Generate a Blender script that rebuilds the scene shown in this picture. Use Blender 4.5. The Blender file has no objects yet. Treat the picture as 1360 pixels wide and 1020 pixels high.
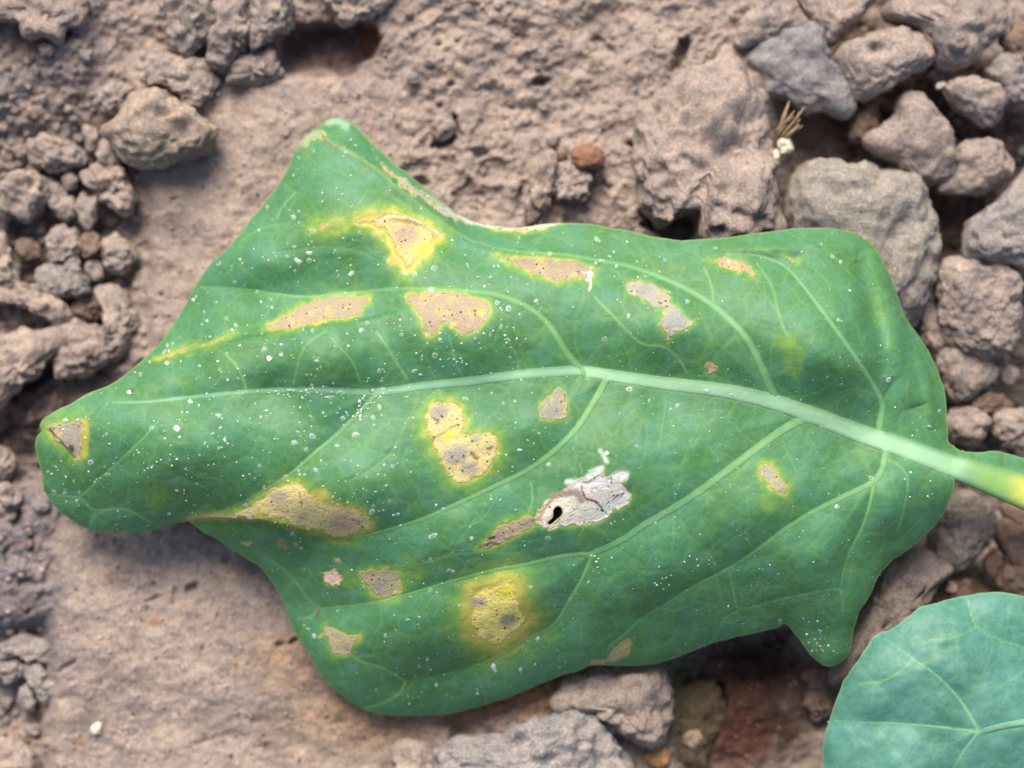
import bpy, math, random
import numpy as np

# ------------------------------------------------------------------ scale and camera
U = 0.00012            # metres per photograph pixel on the leaf's plane
H = 2800.0             # camera height above the soil, in those units
ZF = 150.0             # mean height of the leaf = plane of focus
sc = bpy.context.scene
col = sc.collection

cam = bpy.data.cameras.new("camera")
cam_o = bpy.data.objects.new("camera", cam)
col.objects.link(cam_o)
cam_o.location = (0, 0, H * U)
cam_o.rotation_euler = (0, 0, 0)
cam.sensor_width = 36
cam.lens = 36 * (H - ZF) / 1360.0
cam.clip_start = 0.005
cam.clip_end = 50
cam.dof.use_dof = True
cam.dof.focus_distance = (H - 165) * U
cam.dof.aperture_fstop = 6.3
sc.camera = cam_o

SUN_EL, SUN_AZ = math.radians(44), math.radians(-12)     # light from the top of the picture
world = bpy.data.worlds.new("World")
sc.world = world
world.use_nodes = True
wn = world.node_tree
bg = wn.nodes["Background"]
sky = wn.nodes.new("ShaderNodeTexSky")
sky.sky_type = 'NISHITA'
sky.sun_disc = False
sky.sun_elevation = SUN_EL
sky.sun_rotation = SUN_AZ
wn.links.new(sky.outputs[0], bg.inputs[0])
bg.inputs[1].default_value = 0.06
sky.dust_density = 4.0
sky.ozone_density = 0.4
sun = bpy.data.lights.new("sun", 'SUN')
sun.energy = 1.9
sun.angle = math.radians(36)
sun.color = (1.0, 0.92, 0.82)
sun_o = bpy.data.objects.new("sun", sun)
col.objects.link(sun_o)
sun_o.rotation_euler = (-(math.pi / 2 - SUN_EL), 0, -SUN_AZ)
sun_o.location = (0, 0.3, 0.5)
sc.view_settings.view_transform = 'Standard'
sc.view_settings.look = 'None'
sc.view_settings.gamma = 1
sc.view_settings.use_curve_mapping = False
sc.view_settings.exposure = 1.48

# ------------------------------------------------------------------ numpy helpers
def W(px, py, z):
    """photo position at height z -> metres"""
    k = (H - z) / (H - ZF) * U
    return np.stack([(np.asarray(px) - 680) * k, -(np.asarray(py) - 510) * k, np.asarray(z) * U + 0 * k], -1)

_r = np.random.RandomState(7)
_perm = np.tile(_r.permutation(256), 3)
_g3 = _r.normal(size=(256, 3)); _g3 /= np.linalg.norm(_g3, axis=1)[:, None]

def noise3(p):
    p = np.asarray(p, float)
    i = np.floor(p).astype(int); f = p - i
    u = f * f * f * (f * (f * 6 - 15) + 10)
    i &= 255
    r = 0
    for dx in (0, 1):
        wx = u[..., 0] if dx else 1 - u[..., 0]
        for dy in (0, 1):
            wy = u[..., 1] if dy else 1 - u[..., 1]
            for dz in (0, 1):
                wz = u[..., 2] if dz else 1 - u[..., 2]
                h = _perm[_perm[_perm[i[..., 0] + dx] + i[..., 1] + dy] + i[..., 2] + dz]
                g = _g3[h]
                r = r + wx * wy * wz * (g[..., 0] * (f[..., 0] - dx) + g[..., 1] * (f[..., 1] - dy) + g[..., 2] * (f[..., 2] - dz))
    return r * 1.6

def fbm3(p, octs=4, gain=0.5):
    a, s, r = 1.0, 1.0, 0
    for k in range(octs):
        r = r + a * noise3(p * s + 17.3 * k); a *= gain; s *= 2.03
    return r

def fbm2(x, y, scale, octs=4, seed=0.0, gain=0.5):
    return fbm3(np.stack([x / scale, y / scale, np.full_like(x, seed + 0.37)], -1), octs, gain)

def cells2(x, y, scale, seed):
    """Worley noise: distance to nearest and second nearest feature"""
    X, Y = x / scale, y / scale
    ix, iy = np.floor(X).astype(int), np.floor(Y).astype(int)
    d1 = np.full(X.shape, 9.0); d2 = np.full(X.shape, 9.0)
    for a in (-1, 0, 1):
        for b in (-1, 0, 1):
            cx, cy = ix + a, iy + b
            h1 = _perm[_perm[(cx + seed) & 255] + (cy & 255)]
            h2 = _perm[_perm[(cx + seed + 57) & 255] + ((cy + 91) & 255)]
            d = np.hypot(X - cx - h1 / 256.0, Y - cy - h2 / 256.0)
            m = d < d1
            d2 = np.where(m, d1, np.minimum(d2, d)); d1 = np.where(m, d, d1)
    return d1, d2

def catmull(pts, n=6, closed=True):
    P = np.asarray(pts, float); out = []; N = len(P)
    for i in range(N if closed else N - 1):
        if closed:
            a, b, c, d = P[(i - 1) % N], P[i], P[(i + 1) % N], P[(i + 2) % N]
        else:
            a, b, c, d = P[max(i - 1, 0)], P[i], P[i + 1], P[min(i + 2, N - 1)]
        for k in range(n):
            t = k / n
            out.append(0.5 * (2 * b + (c - a) * t + (2 * a - 5 * b + 4 * c - d) * t * t + (3 * b - a - 3 * c + d) * t ** 3))
    if not closed: out.append(P[-1])
    return np.array(out)

def sdf(poly, X, Y):
    """signed distance (negative inside) and nearest boundary point"""
    P = np.asarray(poly, float); Q = np.roll(P, -1, 0)
    best = np.full(X.shape, 1e18); nx = np.zeros(X.shape); ny = np.zeros(X.shape)
    ins = np.zeros(X.shape, bool)
    for (ax, ay), (bx, by) in zip(P, Q):
        ex, ey = bx - ax, by - ay; L = ex * ex + ey * ey
        if L < 1e-12: continue
        t = np.clip(((X - ax) * ex + (Y - ay) * ey) / L, 0, 1)
        qx, qy = ax + t * ex, ay + t * ey
        d = (X - qx) ** 2 + (Y - qy) ** 2
        m = d < best
        best = np.where(m, d, best); nx = np.where(m, qx, nx); ny = np.where(m, qy, ny)
        if ay != by:
            c = (ay > Y) != (by > Y)
            ins ^= c & (X < (bx - ax) * (Y - ay) / (by - ay) + ax)
    d = np.sqrt(best)
    return np.where(ins, -d, d), nx, ny

def line_dist(pts, X, Y):
    P = np.asarray(pts, float)
    best = np.full(X.shape, 1e18); par = np.zeros(X.shape); n = len(P) - 1
    for i in range(n):
        ax, ay = P[i]; bx, by = P[i + 1]
        ex, ey = bx - ax, by - ay; L = ex * ex + ey * ey + 1e-9
        t = np.clip(((X - ax) * ex + (Y - ay) * ey) / L, 0, 1)
        d = (X - ax - t * ex) ** 2 + (Y - ay - t * ey) ** 2
        m = d < best
        best = np.where(m, d, best); par = np.where(m, (i + t) / n, par)
    return np.sqrt(best), par

def sstep(a, b, x):
    t = np.clip((x - a) / (b - a), 0, 1); return t * t * (3 - 2 * t)

def rbf(ctrl, X, Y, smooth=2.0):
    C = np.array(ctrl, float); n = len(C); S = 300.0
    cx, cy, cz = C[:, 0] / S, C[:, 1] / S, C[:, 2]
    def k(r2): return np.where(r2 > 1e-12, 0.5 * r2 * np.log(np.maximum(r2, 1e-12)), 0)
    A = np.zeros((n + 3, n + 3))
    A[:n, :n] = k((cx[:, None] - cx) ** 2 + (cy[:, None] - cy) ** 2) + np.eye(n) * smooth * 1e-3
    A[:n, n], A[:n, n + 1], A[:n, n + 2] = 1, cx, cy
    A[n:, :n] = A[:n, n:].T
    w = np.linalg.solve(A, np.concatenate([cz, [0, 0, 0]]))
    x, y = X / S, Y / S
    Z = w[n] + w[n + 1] * x + w[n + 2] * y
    for i in range(n): Z = Z + w[i] * k((x - cx[i]) ** 2 + (y - cy[i]) ** 2)
    return Z

class Field:
    """regular grid of values, bilinear lookup"""
    def __init__(s, x0, y0, h, A): s.x0, s.y0, s.h, s.A = x0, y0, h, A
    def __call__(s, x, y):
        fx = np.clip((np.asarray(x) - s.x0) / s.h, 0, s.A.shape[1] - 1.001)
        fy = np.clip((np.asarray(y) - s.y0) / s.h, 0, s.A.shape[0] - 1.001)
        i, j = fx.astype(int), fy.astype(int); u, v = fx - i, fy - j
        if s.A.ndim == 3: u, v = u[..., None], v[..., None]
        A = s.A
        return A[j, i] * (1 - u) * (1 - v) + A[j, i + 1] * u * (1 - v) + A[j + 1, i] * (1 - u) * v + A[j + 1, i + 1] * u * v

# ------------------------------------------------------------------ objects
def tag(o, label=None, cat=None, group=None, kind=None):
    if label: o['label'] = label
    if cat: o['category'] = cat
    if group: o['group'] = group
    if kind: o['kind'] = kind
    return o

def mesh_obj(name, V, F, mat, parent=None, loc=None, attrs=None, normals=None, smooth=True):
    V = np.asarray(V, float)
    if loc is not None: V = V - np.asarray(loc)
    me = bpy.data.meshes.new(name)
    if isinstance(F, np.ndarray):
        k = F.shape[1]
        me.vertices.add(len(V)); me.vertices.foreach_set("co", V.astype(np.float32).ravel())
        me.loops.add(F.size); me.loops.foreach_set("vertex_index", F.astype(np.int32).ravel())
        me.polygons.add(len(F)); me.polygons.foreach_set("loop_start", (np.arange(len(F)) * k).astype(np.int32))
        me.update(calc_edges=True)
    else:
        me.from_pydata([tuple(v) for v in V], [], F)
    me.polygons.foreach_set("use_smooth", np.full(len(me.polygons), smooth))
    for nm, A in (attrs or {}).items():
        A = np.asarray(A, np.float32)
        if A.ndim == 1:
            a = me.attributes.new(nm, 'FLOAT', 'POINT'); a.data.foreach_set("value", A)
        else:
            if A.shape[1] == 3: A = np.concatenate([A, np.ones((len(A), 1), np.float32)], 1)
            a = me.attributes.new(nm, 'FLOAT_COLOR', 'POINT'); a.data.foreach_set("color", A.ravel())
    me.materials.append(mat)
    me.validate()
    me.update()
    if normals is not None and len(normals) == len(me.vertices):
        me.normals_split_custom_set_from_vertices([tuple(n) for n in np.asarray(normals, float)])
    o = bpy.data.objects.new(name, me)
    if loc is not None: o.location = loc
    if parent is not None: o.parent = parent
    col.objects.link(o)
    return o

# ------------------------------------------------------------------ materials
class NT:
    def __init__(s, name):
        s.m = bpy.data.materials.new(name); s.m.use_nodes = True
        s.t = s.m.node_tree; s.n = s.t.nodes; s.n.clear()
        s.out = s.n.new("ShaderNodeOutputMaterial")
    def node(s, typ, **kw):
        x = s.n.new(typ)
        for k, v in kw.items(): setattr(x, k, v)
        return x
    def put(s, sock, v):
        if hasattr(v, 'is_output'): s.t.links.new(v, sock)
        elif isinstance(v, (tuple, list)): sock.default_value = (*v, 1.0) if len(v) == 3 and sock.type == 'RGBA' else v
        else: sock.default_value = v
    def attr(s, name, colour=False):
        a = s.node("ShaderNodeAttribute", attribute_name=name); return a.outputs['Color' if colour else 'Fac']
    def pos(s): return s.node("ShaderNodeTexCoord").outputs['Object']
    def wpos(s): return s.node("ShaderNodeNewGeometry").outputs['Position']
    def noise(s, vec, size, detail=4, rough=0.55, dist=0.0):
        x = s.node("ShaderNodeTexNoise"); s.put(x.inputs['Vector'], vec)
        x.inputs['Scale'].default_value = 1.0 / (size * U); x.inputs['Detail'].default_value = detail
        x.inputs['Roughness'].default_value = rough; x.inputs['Distortion'].default_value = dist
        return x.outputs['Fac']
    def voro(s, vec, size, feature='F1'):
        x = s.node("ShaderNodeTexVoronoi", feature=feature); s.put(x.inputs['Vector'], vec)
        x.inputs['Scale'].default_value = 1.0 / (size * U); return x.outputs['Distance']
    def math(s, op, a, b=0.0, clamp=False):
        x = s.node("ShaderNodeMath", operation=op, use_clamp=clamp); s.put(x.inputs[0], a); s.put(x.inputs[1], b)
        return x.outputs[0]
    def ramp(s, v, a, b, lo=0.0, hi=1.0):
        x = s.node("ShaderNodeMapRange", interpolation_type='SMOOTHSTEP'); s.put(x.inputs[0], v)
        s.put(x.inputs[1], a); s.put(x.inputs[2], b); s.put(x.inputs[3], lo); s.put(x.inputs[4], hi)
        return x.outputs[0]
    def mix(s, f, a, b, mode='MIX'):
        x = s.node("ShaderNodeMix", data_type='RGBA', blend_type=mode)
        s.put(x.inputs[0], f); s.put(x.inputs[6], a); s.put(x.inputs[7], b); return x.outputs[2]
    def bump(s, h, strength, dist, normal=None):
        x = s.node("ShaderNodeBump"); x.inputs['Strength'].default_value = strength
        x.inputs['Distance'].default_value = dist * U; s.put(x.inputs['Height'], h)
        if normal is not None: s.put(x.inputs['Normal'], normal)
        return x.outputs[0]
    def principled(s, **kw):
        x = s.node("ShaderNodeBsdfPrincipled")
        for k, v in kw.items(): s.put(x.inputs[k.replace('_', ' ')], v)
        return x.outputs[0]
    def done(s, sh): s.t.links.new(sh, s.out.inputs['Surface']); return s.m

def soil_material():
    n = NT("soil")
    p = n.wpos()
    c = n.attr("tint", True)
    big = n.noise(p, 70, 5, 0.6, 0.4)
    mid = n.noise(p, 17, 5, 0.65)
    fine = n.noise(p, 3.2, 4, 0.7)
    c = n.mix(n.ramp(big, 0.38, 0.62, 0, 0.60), c, (0.68, 0.70, 0.77), 'MULTIPLY')          # grey mineral patches
    c = n.mix(n.ramp(mid, 0.55, 0.72, 0, 0.8), c, (1.34, 1.34, 1.28), 'MULTIPLY')            # pale dust
    c = n.mix(n.ramp(mid, 0.30, 0.46, 0.6, 0), c, (0.50, 0.45, 0.42), 'MULTIPLY')           # darker earth
    oc = n.noise(n.node("ShaderNodeTexCoord").outputs['Generated'], 1, 1) if False else n.noise(p, 29, 2, 0.5)
    c = n.mix(n.ramp(oc, 0.66, 0.76, 0, 0.5), c, (0.36, 0.19, 0.10))              # iron-stained flecks
    c = n.mix(n.ramp(n.noise(p, 33, 5, 0.7, 0.6), 0.50, 0.66, 0, 0.7), c, (0.66, 0.69, 0.77), 'MULTIPLY')
    c = n.mix(n.ramp(n.noise(p, 46, 5, 0.7, 0.3), 0.54, 0.68, 0, 0.75), c, (1.30, 1.24, 1.14), 'MULTIPLY')
    v = n.ramp(fine, 0.3, 0.7, 0.66, 1.30)
    c = n.mix(1.0, c, n.node("ShaderNodeCombineColor").outputs[0], 'MIX') if False else c
    cc = n.node("ShaderNodeCombineColor"); [n.put(cc.inputs[i], v) for i in range(3)]
    c = n.mix(1.0, c, cc.outputs[0], 'MULTIPLY')
    gr = n.voro(p, 3.0)
    c = n.mix(n.ramp(gr, 0.10, 0.2, 0.0, 0.0), c, (0.6, 0.55, 0.5))
    b1 = n.bump(mid, 0.85, 5.5)
    b2 = n.bump(fine, 0.9, 2.2, b1)
    b3 = n.bump(n.noise(p, 1.4, 2, 0.6), 0.5, 0.6, b2)
    return n.done(n.principled(Base_Color=c, Roughness=0.95, Specular_IOR_Level=0.15, Normal=b3))

def leaf_material(name, green_a, green_b, wax, vein_c, wax_amt, rough):
    n = NT(name)
    p = n.wpos()
    big = n.noise(p, 110, 3, 0.5)
    mid = n.noise(p, 28, 4, 0.6)
    fine = n.noise(p, 4.5, 3, 0.6)
    c = n.mix(n.ramp(big, 0.35, 0.66), green_a, green_b)
    c = n.mix(n.ramp(mid, 0.40, 0.68, 0, wax_amt), c, wax)
    c = n.mix(n.ramp(fine, 0.42, 0.75, 0, 0.30), c, wax)
    dark = n.ramp(n.noise(p, 9, 3, 0.6), 0.30, 0.48, 0.22, 0)
    c = n.mix(dark, c, green_a)
    # reticulate minor veins
    wv = n.node("ShaderNodeTexNoise"); n.put(wv.inputs['Vector'], p); wv.inputs['Scale'].default_value = 1 / (16 * U); wv.inputs['Detail'].default_value = 2
    vm = n.node("ShaderNodeVectorMath", operation='MULTIPLY_ADD'); n.put(vm.inputs[0], wv.outputs['Color']); vm.inputs[1].default_value = (9 * U, 9 * U, 0); n.put(vm.inputs[2], p)
    ve = n.voro(vm.outputs[0], 15, 'DISTANCE_TO_EDGE')
    ve2 = n.voro(vm.outputs[0], 52, 'DISTANCE_TO_EDGE')
    c = n.mix(n.ramp(ve2, 0.0, 0.055, 0.20, 0), c, vein_c)
    c = n.mix(n.ramp(ve, 0.0, 0.14, 0.15, 0), c, vein_c)
    # yellowing round the spots, then dead tissue
    hn = n.math('ADD', n.attr("halo"), n.math('MULTIPLY', n.math('SUBTRACT', n.noise(p, 14, 5, 0.7), 0.5), 0.9))
    c = n.mix(n.ramp(hn, 0.10, 0.80, 0, 0.68), c, (0.20, 0.36, 0.05))
    c = n.mix(n.ramp(hn, 0.60, 1.10, 0, 0.88), c, (0.50, 0.45, 0.09))
    v = n.attr("vein")
    c = n.mix(n.ramp(v, 0.10, 0.9, 0, 0.92), c, n.attr("veincol", True))
    nn = n.math('ADD', n.attr("nec"), n.math('MULTIPLY', n.math('SUBTRACT', n.noise(p, 8, 5, 0.75), 0.5), 0.95))
    nm = n.ramp(nn, 0.34, 0.70)
    lc = n.mix(n.ramp(n.noise(p, 15, 5, 0.7), 0.46, 0.72, 0, 0.50), n.attr("lesion", True), (0.74, 0.62, 0.13))
    lc = n.mix(n.ramp(n.noise(p, 7, 4, 0.7, 0.5), 0.50, 0.68, 0, 0.34), lc, (0.40, 0.36, 0.31))
    lc = n.mix(n.ramp(n.noise(p, 2.6, 3, 0.7), 0.30, 0.55, 0.30, 0.0), lc, (0.28, 0.21, 0.13))
    lk = n.node("ShaderNodeCombineColor"); [n.put(lk.inputs[i_], v_) for i_, v_ in enumerate((0.92, 0.92, 0.90))]
    lc = n.mix(1.0, lc, lk.outputs[0], 'MULTIPLY')
    rimd = n.ramp(n.math('ABSOLUTE', n.math('SUBTRACT', nn, 0.5)), 0.0, 0.16, 0.55, 0)
    c = n.mix(nm, c, lc)
    c = n.mix(rimd, c, (0.52, 0.47, 0.13))
    c = n.mix(n.ramp(n.attr("mark"), 0.15, 0.75, 0, 0.93), c, n.mix(0.16, n.attr("markcol", True), (0.0, 0.0, 0.0)))
    # black fruiting dots in the dead tissue
    dots = n.math('MAXIMUM', n.ramp(n.voro(p, 9.5), 0.13, 0.21, 1, 0), n.ramp(n.voro(p, 5.0, 'SMOOTH_F1'), 0.10, 0.2, 0.8, 0))
    gate = n.ramp(n.noise(p, 15, 2, 0.5), 0.44, 0.52)
    dm = n.math('MULTIPLY', n.math('MULTIPLY', dots, gate), n.ramp(nn, 0.45, 0.7))
    c = n.mix(n.math('MULTIPLY', dm, 0.9), c, (0.02, 0.017, 0.014))
    r = n.attr("rim")
    c = n.mix(n.ramp(r, 0.25, 0.9, 0, 0.45), c, (0.24, 0.37, 0.11))
    b0 = n.bump(n.ramp(ve2, 0.0, 0.12), 0.2, 1.0, n.bump(n.ramp(ve, 0.0, 0.22), 0.16, 0.7))
    b1 = n.bump(n.noise(p, 26, 2, 0.5), 0.10, 3.0, b0)
    b2 = n.bump(n.noise(p, 3.5, 3, 0.65), 0.30, 0.6, b1)
    b2 = n.bump(n.math('MULTIPLY', n.noise(p, 6, 4, 0.7), nm), 0.8, 3.0, b2)
    rg = n.mix(nm, (rough, rough, rough), (0.8, 0.8, 0.8))
    sep = n.node("ShaderNodeSeparateColor"); n.put(sep.inputs[0], rg)
    sp = n.principled(Base_Color=c, Roughness=sep.outputs[0], Specular_IOR_Level=0.34, Normal=b2)
    tr = n.node("ShaderNodeBsdfTranslucent"); n.put(tr.inputs['Color'], c)
    ms = n.node("ShaderNodeMixShader"); ms.inputs[0].default_value = 0.12
    n.t.links.new(sp, ms.inputs[1]); n.t.links.new(tr.outputs[0], ms.inputs[2])
    return n.done(ms.outputs[0])

def plain_material(name, c1, c2, size, rough=0.8, spec=0.3):
    n = NT(name); p = n.wpos()
    c = n.mix(n.ramp(n.noise(p, size, 4, 0.65), 0.35, 0.65), c1, c2)
    return n.done(n.principled(Base_Color=c, Roughness=rough, Specular_IOR_Level=spec, Normal=n.bump(n.noise(p, size * 0.5, 3, 0.6), 0.6, size * 0.2)))

def residue_material():
    n = NT("residue")
    a = n.attr("film")
    p = n.principled(Base_Color=(0.66, 0.78, 0.70), Roughness=0.5, Specular_IOR_Level=0.4)
    t = n.node("ShaderNodeBsdfTransparent")
    ms = n.node("ShaderNodeMixShader"); n.put(ms.inputs[0], a)
    n.t.links.new(t.outputs[0], ms.inputs[1]); n.t.links.new(p, ms.inputs[2])
    return n.done(ms.outputs[0])

M_SOIL = soil_material()
M_LEAF = leaf_material("leaf", (0.060, 0.182, 0.056), (0.060, 0.204, 0.090), (0.085, 0.248, 0.168), (0.17, 0.34, 0.085), 0.45, 0.55)
M_LEAF2 = leaf_material("blue_leaf", (0.048, 0.180, 0.128), (0.074, 0.225, 0.182), (0.120, 0.290, 0.260), (0.16, 0.34, 0.16), 0.34, 0.48)
M_RES = residue_material()
M_PALE = plain_material("pale_grit", (0.66, 0.60, 0.48), (0.46, 0.40, 0.31), 5)
M_STRAW = plain_material("straw", (0.33, 0.235, 0.14), (0.19, 0.13, 0.08), 6)

TAN, GREY, BLUE = (0.375, 0.298, 0.250), (0.345, 0.282, 0.243), (0.300, 0.262, 0.240)
BROWN, ORANGE, DARK = (0.22, 0.155, 0.118), (0.36, 0.17, 0.09), (0.135, 0.085, 0.062)

# ------------------------------------------------------------------ the ground
def axis(a, b, h, far, k=1.18):
    c = list(np.arange(a, b + h, h)); s, x = h, c[-1]; up = []
    while x < b + far: s *= k; x += s; up.append(x)
    s, x = h, c[0]; dn = []
    while x > a - far: s *= k; x -= s; dn.append(x)
    return np.array(dn[::-1] + c + up)

RECESS = catmull([(372, 66), (388, 36), (440, 32), (482, 27), (503, 45), (501, 70), (482, 84), (467, 102), (432, 92), (402, 93), (376, 97)], 3)
PITS = [(717, 109, 15, 7, -20, 26), (560, 242, 11, 7, 10, 14), (888, 302, 36, 15, 12, 40), (865, 283, 14, 12, 40, 28), (592, 186, 22, 9, -25, 24),
        (604, 165, 6, 14, -10, 18), (598, 112, 5, 5, 0, 10), (688, 54, 16, 10, -20, 8), (690, 265, 4, 18, 8, 14), (735, 285, 9, 34, 14, 12), (905, 70, 9, 26, 25, 34),
        (800, 60, 18, 12, 30, 12), (655, 225, 26, 18, 20, 11), (620, 258, 22, 18, 0, 12), (640, 205, 14, 8, 20, 10), (838, 192, 9, 6, 0, 12), (860, 195, 14, 14, 0, 12), (790, 255, 22, 26, 0, 12),
        (680, 35, 30, 14, 10, 6), (800, 30, 26, 30, 20, 9), (590, 40, 22, 20, 0, 7), (392, 850, 13, 4, -28, 12), (372, 856, 8, 5, -20, 10), (254, 780, 9, 5, -30, 12), (205, 795, 13, 4, -20, 8),
        (232, 790, 3, 13, 10, 6), (303, 743, 8, 8, 0, 5), (22, 690, 9, 12, 0, 20), (35, 775, 16, 8, 0, 12), (15, 735, 10, 22, 0, 10), (50, 500, 40, 12, -40, 36), (30, 590, 34, 26, 0, 22), (95, 905, 5, 5, 0, 4), (90, 885, 16, 4, -35, 7),
        (50, 37, 30, 12, 10, 20), (86, 46, 8, 10, 30, 18), (270, 985, 12, 3, -20, 4), (450, 960, 18, 4, -10, 4), (1000, 880, 40, 26, 0, 16), (952, 928, 14, 22, 0, 22), (920, 895, 18, 16, 0, 16), (980, 850, 70, 26, -10, 18)]

def soil_h(x, y):
    left = sstep(200, 130, x + 18 * np.sin(y / 60.0)) * sstep(90, 240, y) * sstep(690, 600, y)
    lowleft = sstep(78, 48, x) * sstep(815, 850, y)
    right = sstep(1010, 1060, x) * sstep(720, 640, y - (x - 1200) * 0.9)
    dark = sstep(885, 930, x) * sstep(800, 850, y)
    crust = sstep(0.35, 0.65, np.maximum(sstep(170, 230, x) * sstep(600, 470, x) * sstep(80, 130, y - 0.0 * x), sstep(40, 110, x) * sstep(640, 560, x) * sstep(650, 720, y)))
    rough = 1 - 0.80 * crust
    z = 16 * fbm2(x, y, 230, 2, 1.0) + rough * (11 * fbm2(x, y, 85, 3, 2.0) + (6.0 + 4 * left) * fbm2(x, y, 26, 4, 3.0, 0.62))
    z = z + crust * (5 * fbm2(x + 0.7 * y, y * 2.2 - x, 120, 3, 9.0) + 3.0 * fbm2(x, y, 34, 4, 11.0))
    z = z + 2.0 * fbm2(x, y, 8, 3, 4.0, 0.6) * (0.55 + 0.75 * rough)
    d1, d2 = cells2(x + 9 * fbm2(x, y, 30, 2, 6.0), y + 9 * fbm2(x, y, 30, 2, 7.0), 46, 3)
    z = z + rough * (2 + 8 * left + 3 * right) * (np.minimum(d2 - d1, 0.35) / 0.35 - 0.6)
    d1, d2 = cells2(x + 4 * fbm2(x, y, 12, 2, 6.5), y, 16, 11)
    z = z + rough * (1 + 3.5 * left) * (np.minimum(d2 - d1, 0.3) / 0.3 - 0.6)
    z = z - 46 * left - 45 * lowleft - 85 * right - 30 * dark + 8 * crust
    # hand-size lumps
    z = z - 52 * sstep(5, -6, sdf(RECESS, x, y)[0] + 3 * fbm2(x, y, 14, 2, 5.0)) if x.size < 900000 else z
    wob = 0.35 * fbm2(x, y, 9, 3, 8.0)
    for (cx, cy, rx, ry, a, dp) in PITS:
        a = math.radians(a); u = (x - cx) * math.cos(a) + (y - cy) * math.sin(a); v = -(x - cx) * math.sin(a) + (y - cy) * math.cos(a)
        q = np.sqrt((u / rx) ** 2 + (v / ry) ** 2) + wob
        z = z - dp * sstep(1.15, 0.55, q)
    return z

gx, gy = axis(-70, 1430, 2.5, 2600), axis(-70, 1090, 2.5, 2600)
GX, GY = np.meshgrid(gx, gy)
GZ = soil_h(GX, GY)
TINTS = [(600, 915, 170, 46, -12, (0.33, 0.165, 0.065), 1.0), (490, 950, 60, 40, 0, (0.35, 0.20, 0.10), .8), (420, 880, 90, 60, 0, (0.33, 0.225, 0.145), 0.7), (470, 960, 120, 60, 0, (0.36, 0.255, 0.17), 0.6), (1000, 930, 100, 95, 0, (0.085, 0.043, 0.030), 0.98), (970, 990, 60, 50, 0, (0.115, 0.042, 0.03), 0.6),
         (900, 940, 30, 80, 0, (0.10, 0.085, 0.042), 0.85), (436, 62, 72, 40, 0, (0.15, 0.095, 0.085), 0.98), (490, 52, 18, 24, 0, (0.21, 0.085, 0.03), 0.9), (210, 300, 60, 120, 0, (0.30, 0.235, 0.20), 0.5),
         (30, 580, 60, 60, 0, (0.16, 0.10, 0.085), 0.7), (100, 520, 70, 40, 0, (0.22, 0.145, 0.115), 0.6), (20, 780, 80, 170, 0, (0.175, 0.155, 0.165), 0.8), (60, 60, 130, 90, 0, (0.24, .20, .19), .6), (90, 250, 110, 130, 0, (0.24,.19,.17), .7), (1190, 120, 160, 110, 0, (0.11, 0.065, 0.05), 0.95), (1290, 260, 130, 160, 0, (0.10, 0.065, 0.055), 0.95),  # grey tint down the lower left border is shading painted into the soil
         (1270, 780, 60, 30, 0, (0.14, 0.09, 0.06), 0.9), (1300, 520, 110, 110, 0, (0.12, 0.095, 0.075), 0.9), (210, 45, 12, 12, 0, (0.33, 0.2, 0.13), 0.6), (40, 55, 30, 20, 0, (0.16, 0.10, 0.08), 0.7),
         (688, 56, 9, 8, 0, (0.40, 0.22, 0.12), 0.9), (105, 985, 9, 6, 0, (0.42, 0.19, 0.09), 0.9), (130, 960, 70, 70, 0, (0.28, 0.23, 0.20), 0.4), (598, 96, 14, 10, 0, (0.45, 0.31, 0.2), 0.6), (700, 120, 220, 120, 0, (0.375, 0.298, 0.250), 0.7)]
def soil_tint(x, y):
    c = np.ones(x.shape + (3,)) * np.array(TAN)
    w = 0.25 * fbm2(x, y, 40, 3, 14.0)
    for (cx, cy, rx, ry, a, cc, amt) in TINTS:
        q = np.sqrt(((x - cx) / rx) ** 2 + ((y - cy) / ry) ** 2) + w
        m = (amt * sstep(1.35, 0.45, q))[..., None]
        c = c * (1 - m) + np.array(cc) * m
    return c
nyg, nxg = GX.shape
idx = np.arange(nxg * nyg).reshape(nyg, nxg)
quads = np.stack([idx[1:, :-1], idx[1:, 1:], idx[:-1, 1:], idx[:-1, :-1]], -1).reshape(-1, 4)
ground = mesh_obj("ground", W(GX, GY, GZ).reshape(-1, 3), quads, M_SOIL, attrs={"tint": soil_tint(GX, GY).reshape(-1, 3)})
tag(ground, kind='structure')
ground['label'] = "dry crusted brown soil under the leaf"
_i0, _j0 = np.searchsorted(gx, -70 - 1e-6), np.searchsorted(gy, -70 - 1e-6)
_i1, _j1 = np.searchsorted(gx, 1430), np.searchsorted(gy, 1090)
GROUND = Field(gx[_i0], gy[_j0], 2.5, GZ[_j0:_j1, _i0:_i1])

# ------------------------------------------------------------------ clods
import bmesh
_ico = {}
def ico(n):
    if n not in _ico:
        bm = bmesh.new(); bmesh.ops.create_icosphere(bm, subdivisions=n, radius=1)
        V = np.array([v.co[:] for v in bm.verts]); V /= np.linalg.norm(V, axis=1)[:, None]
        F = np.array([[v.index for v in f.verts] for f in bm.faces]); bm.free()
        _ico[n] = (V, F)
    return _ico[n]

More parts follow.
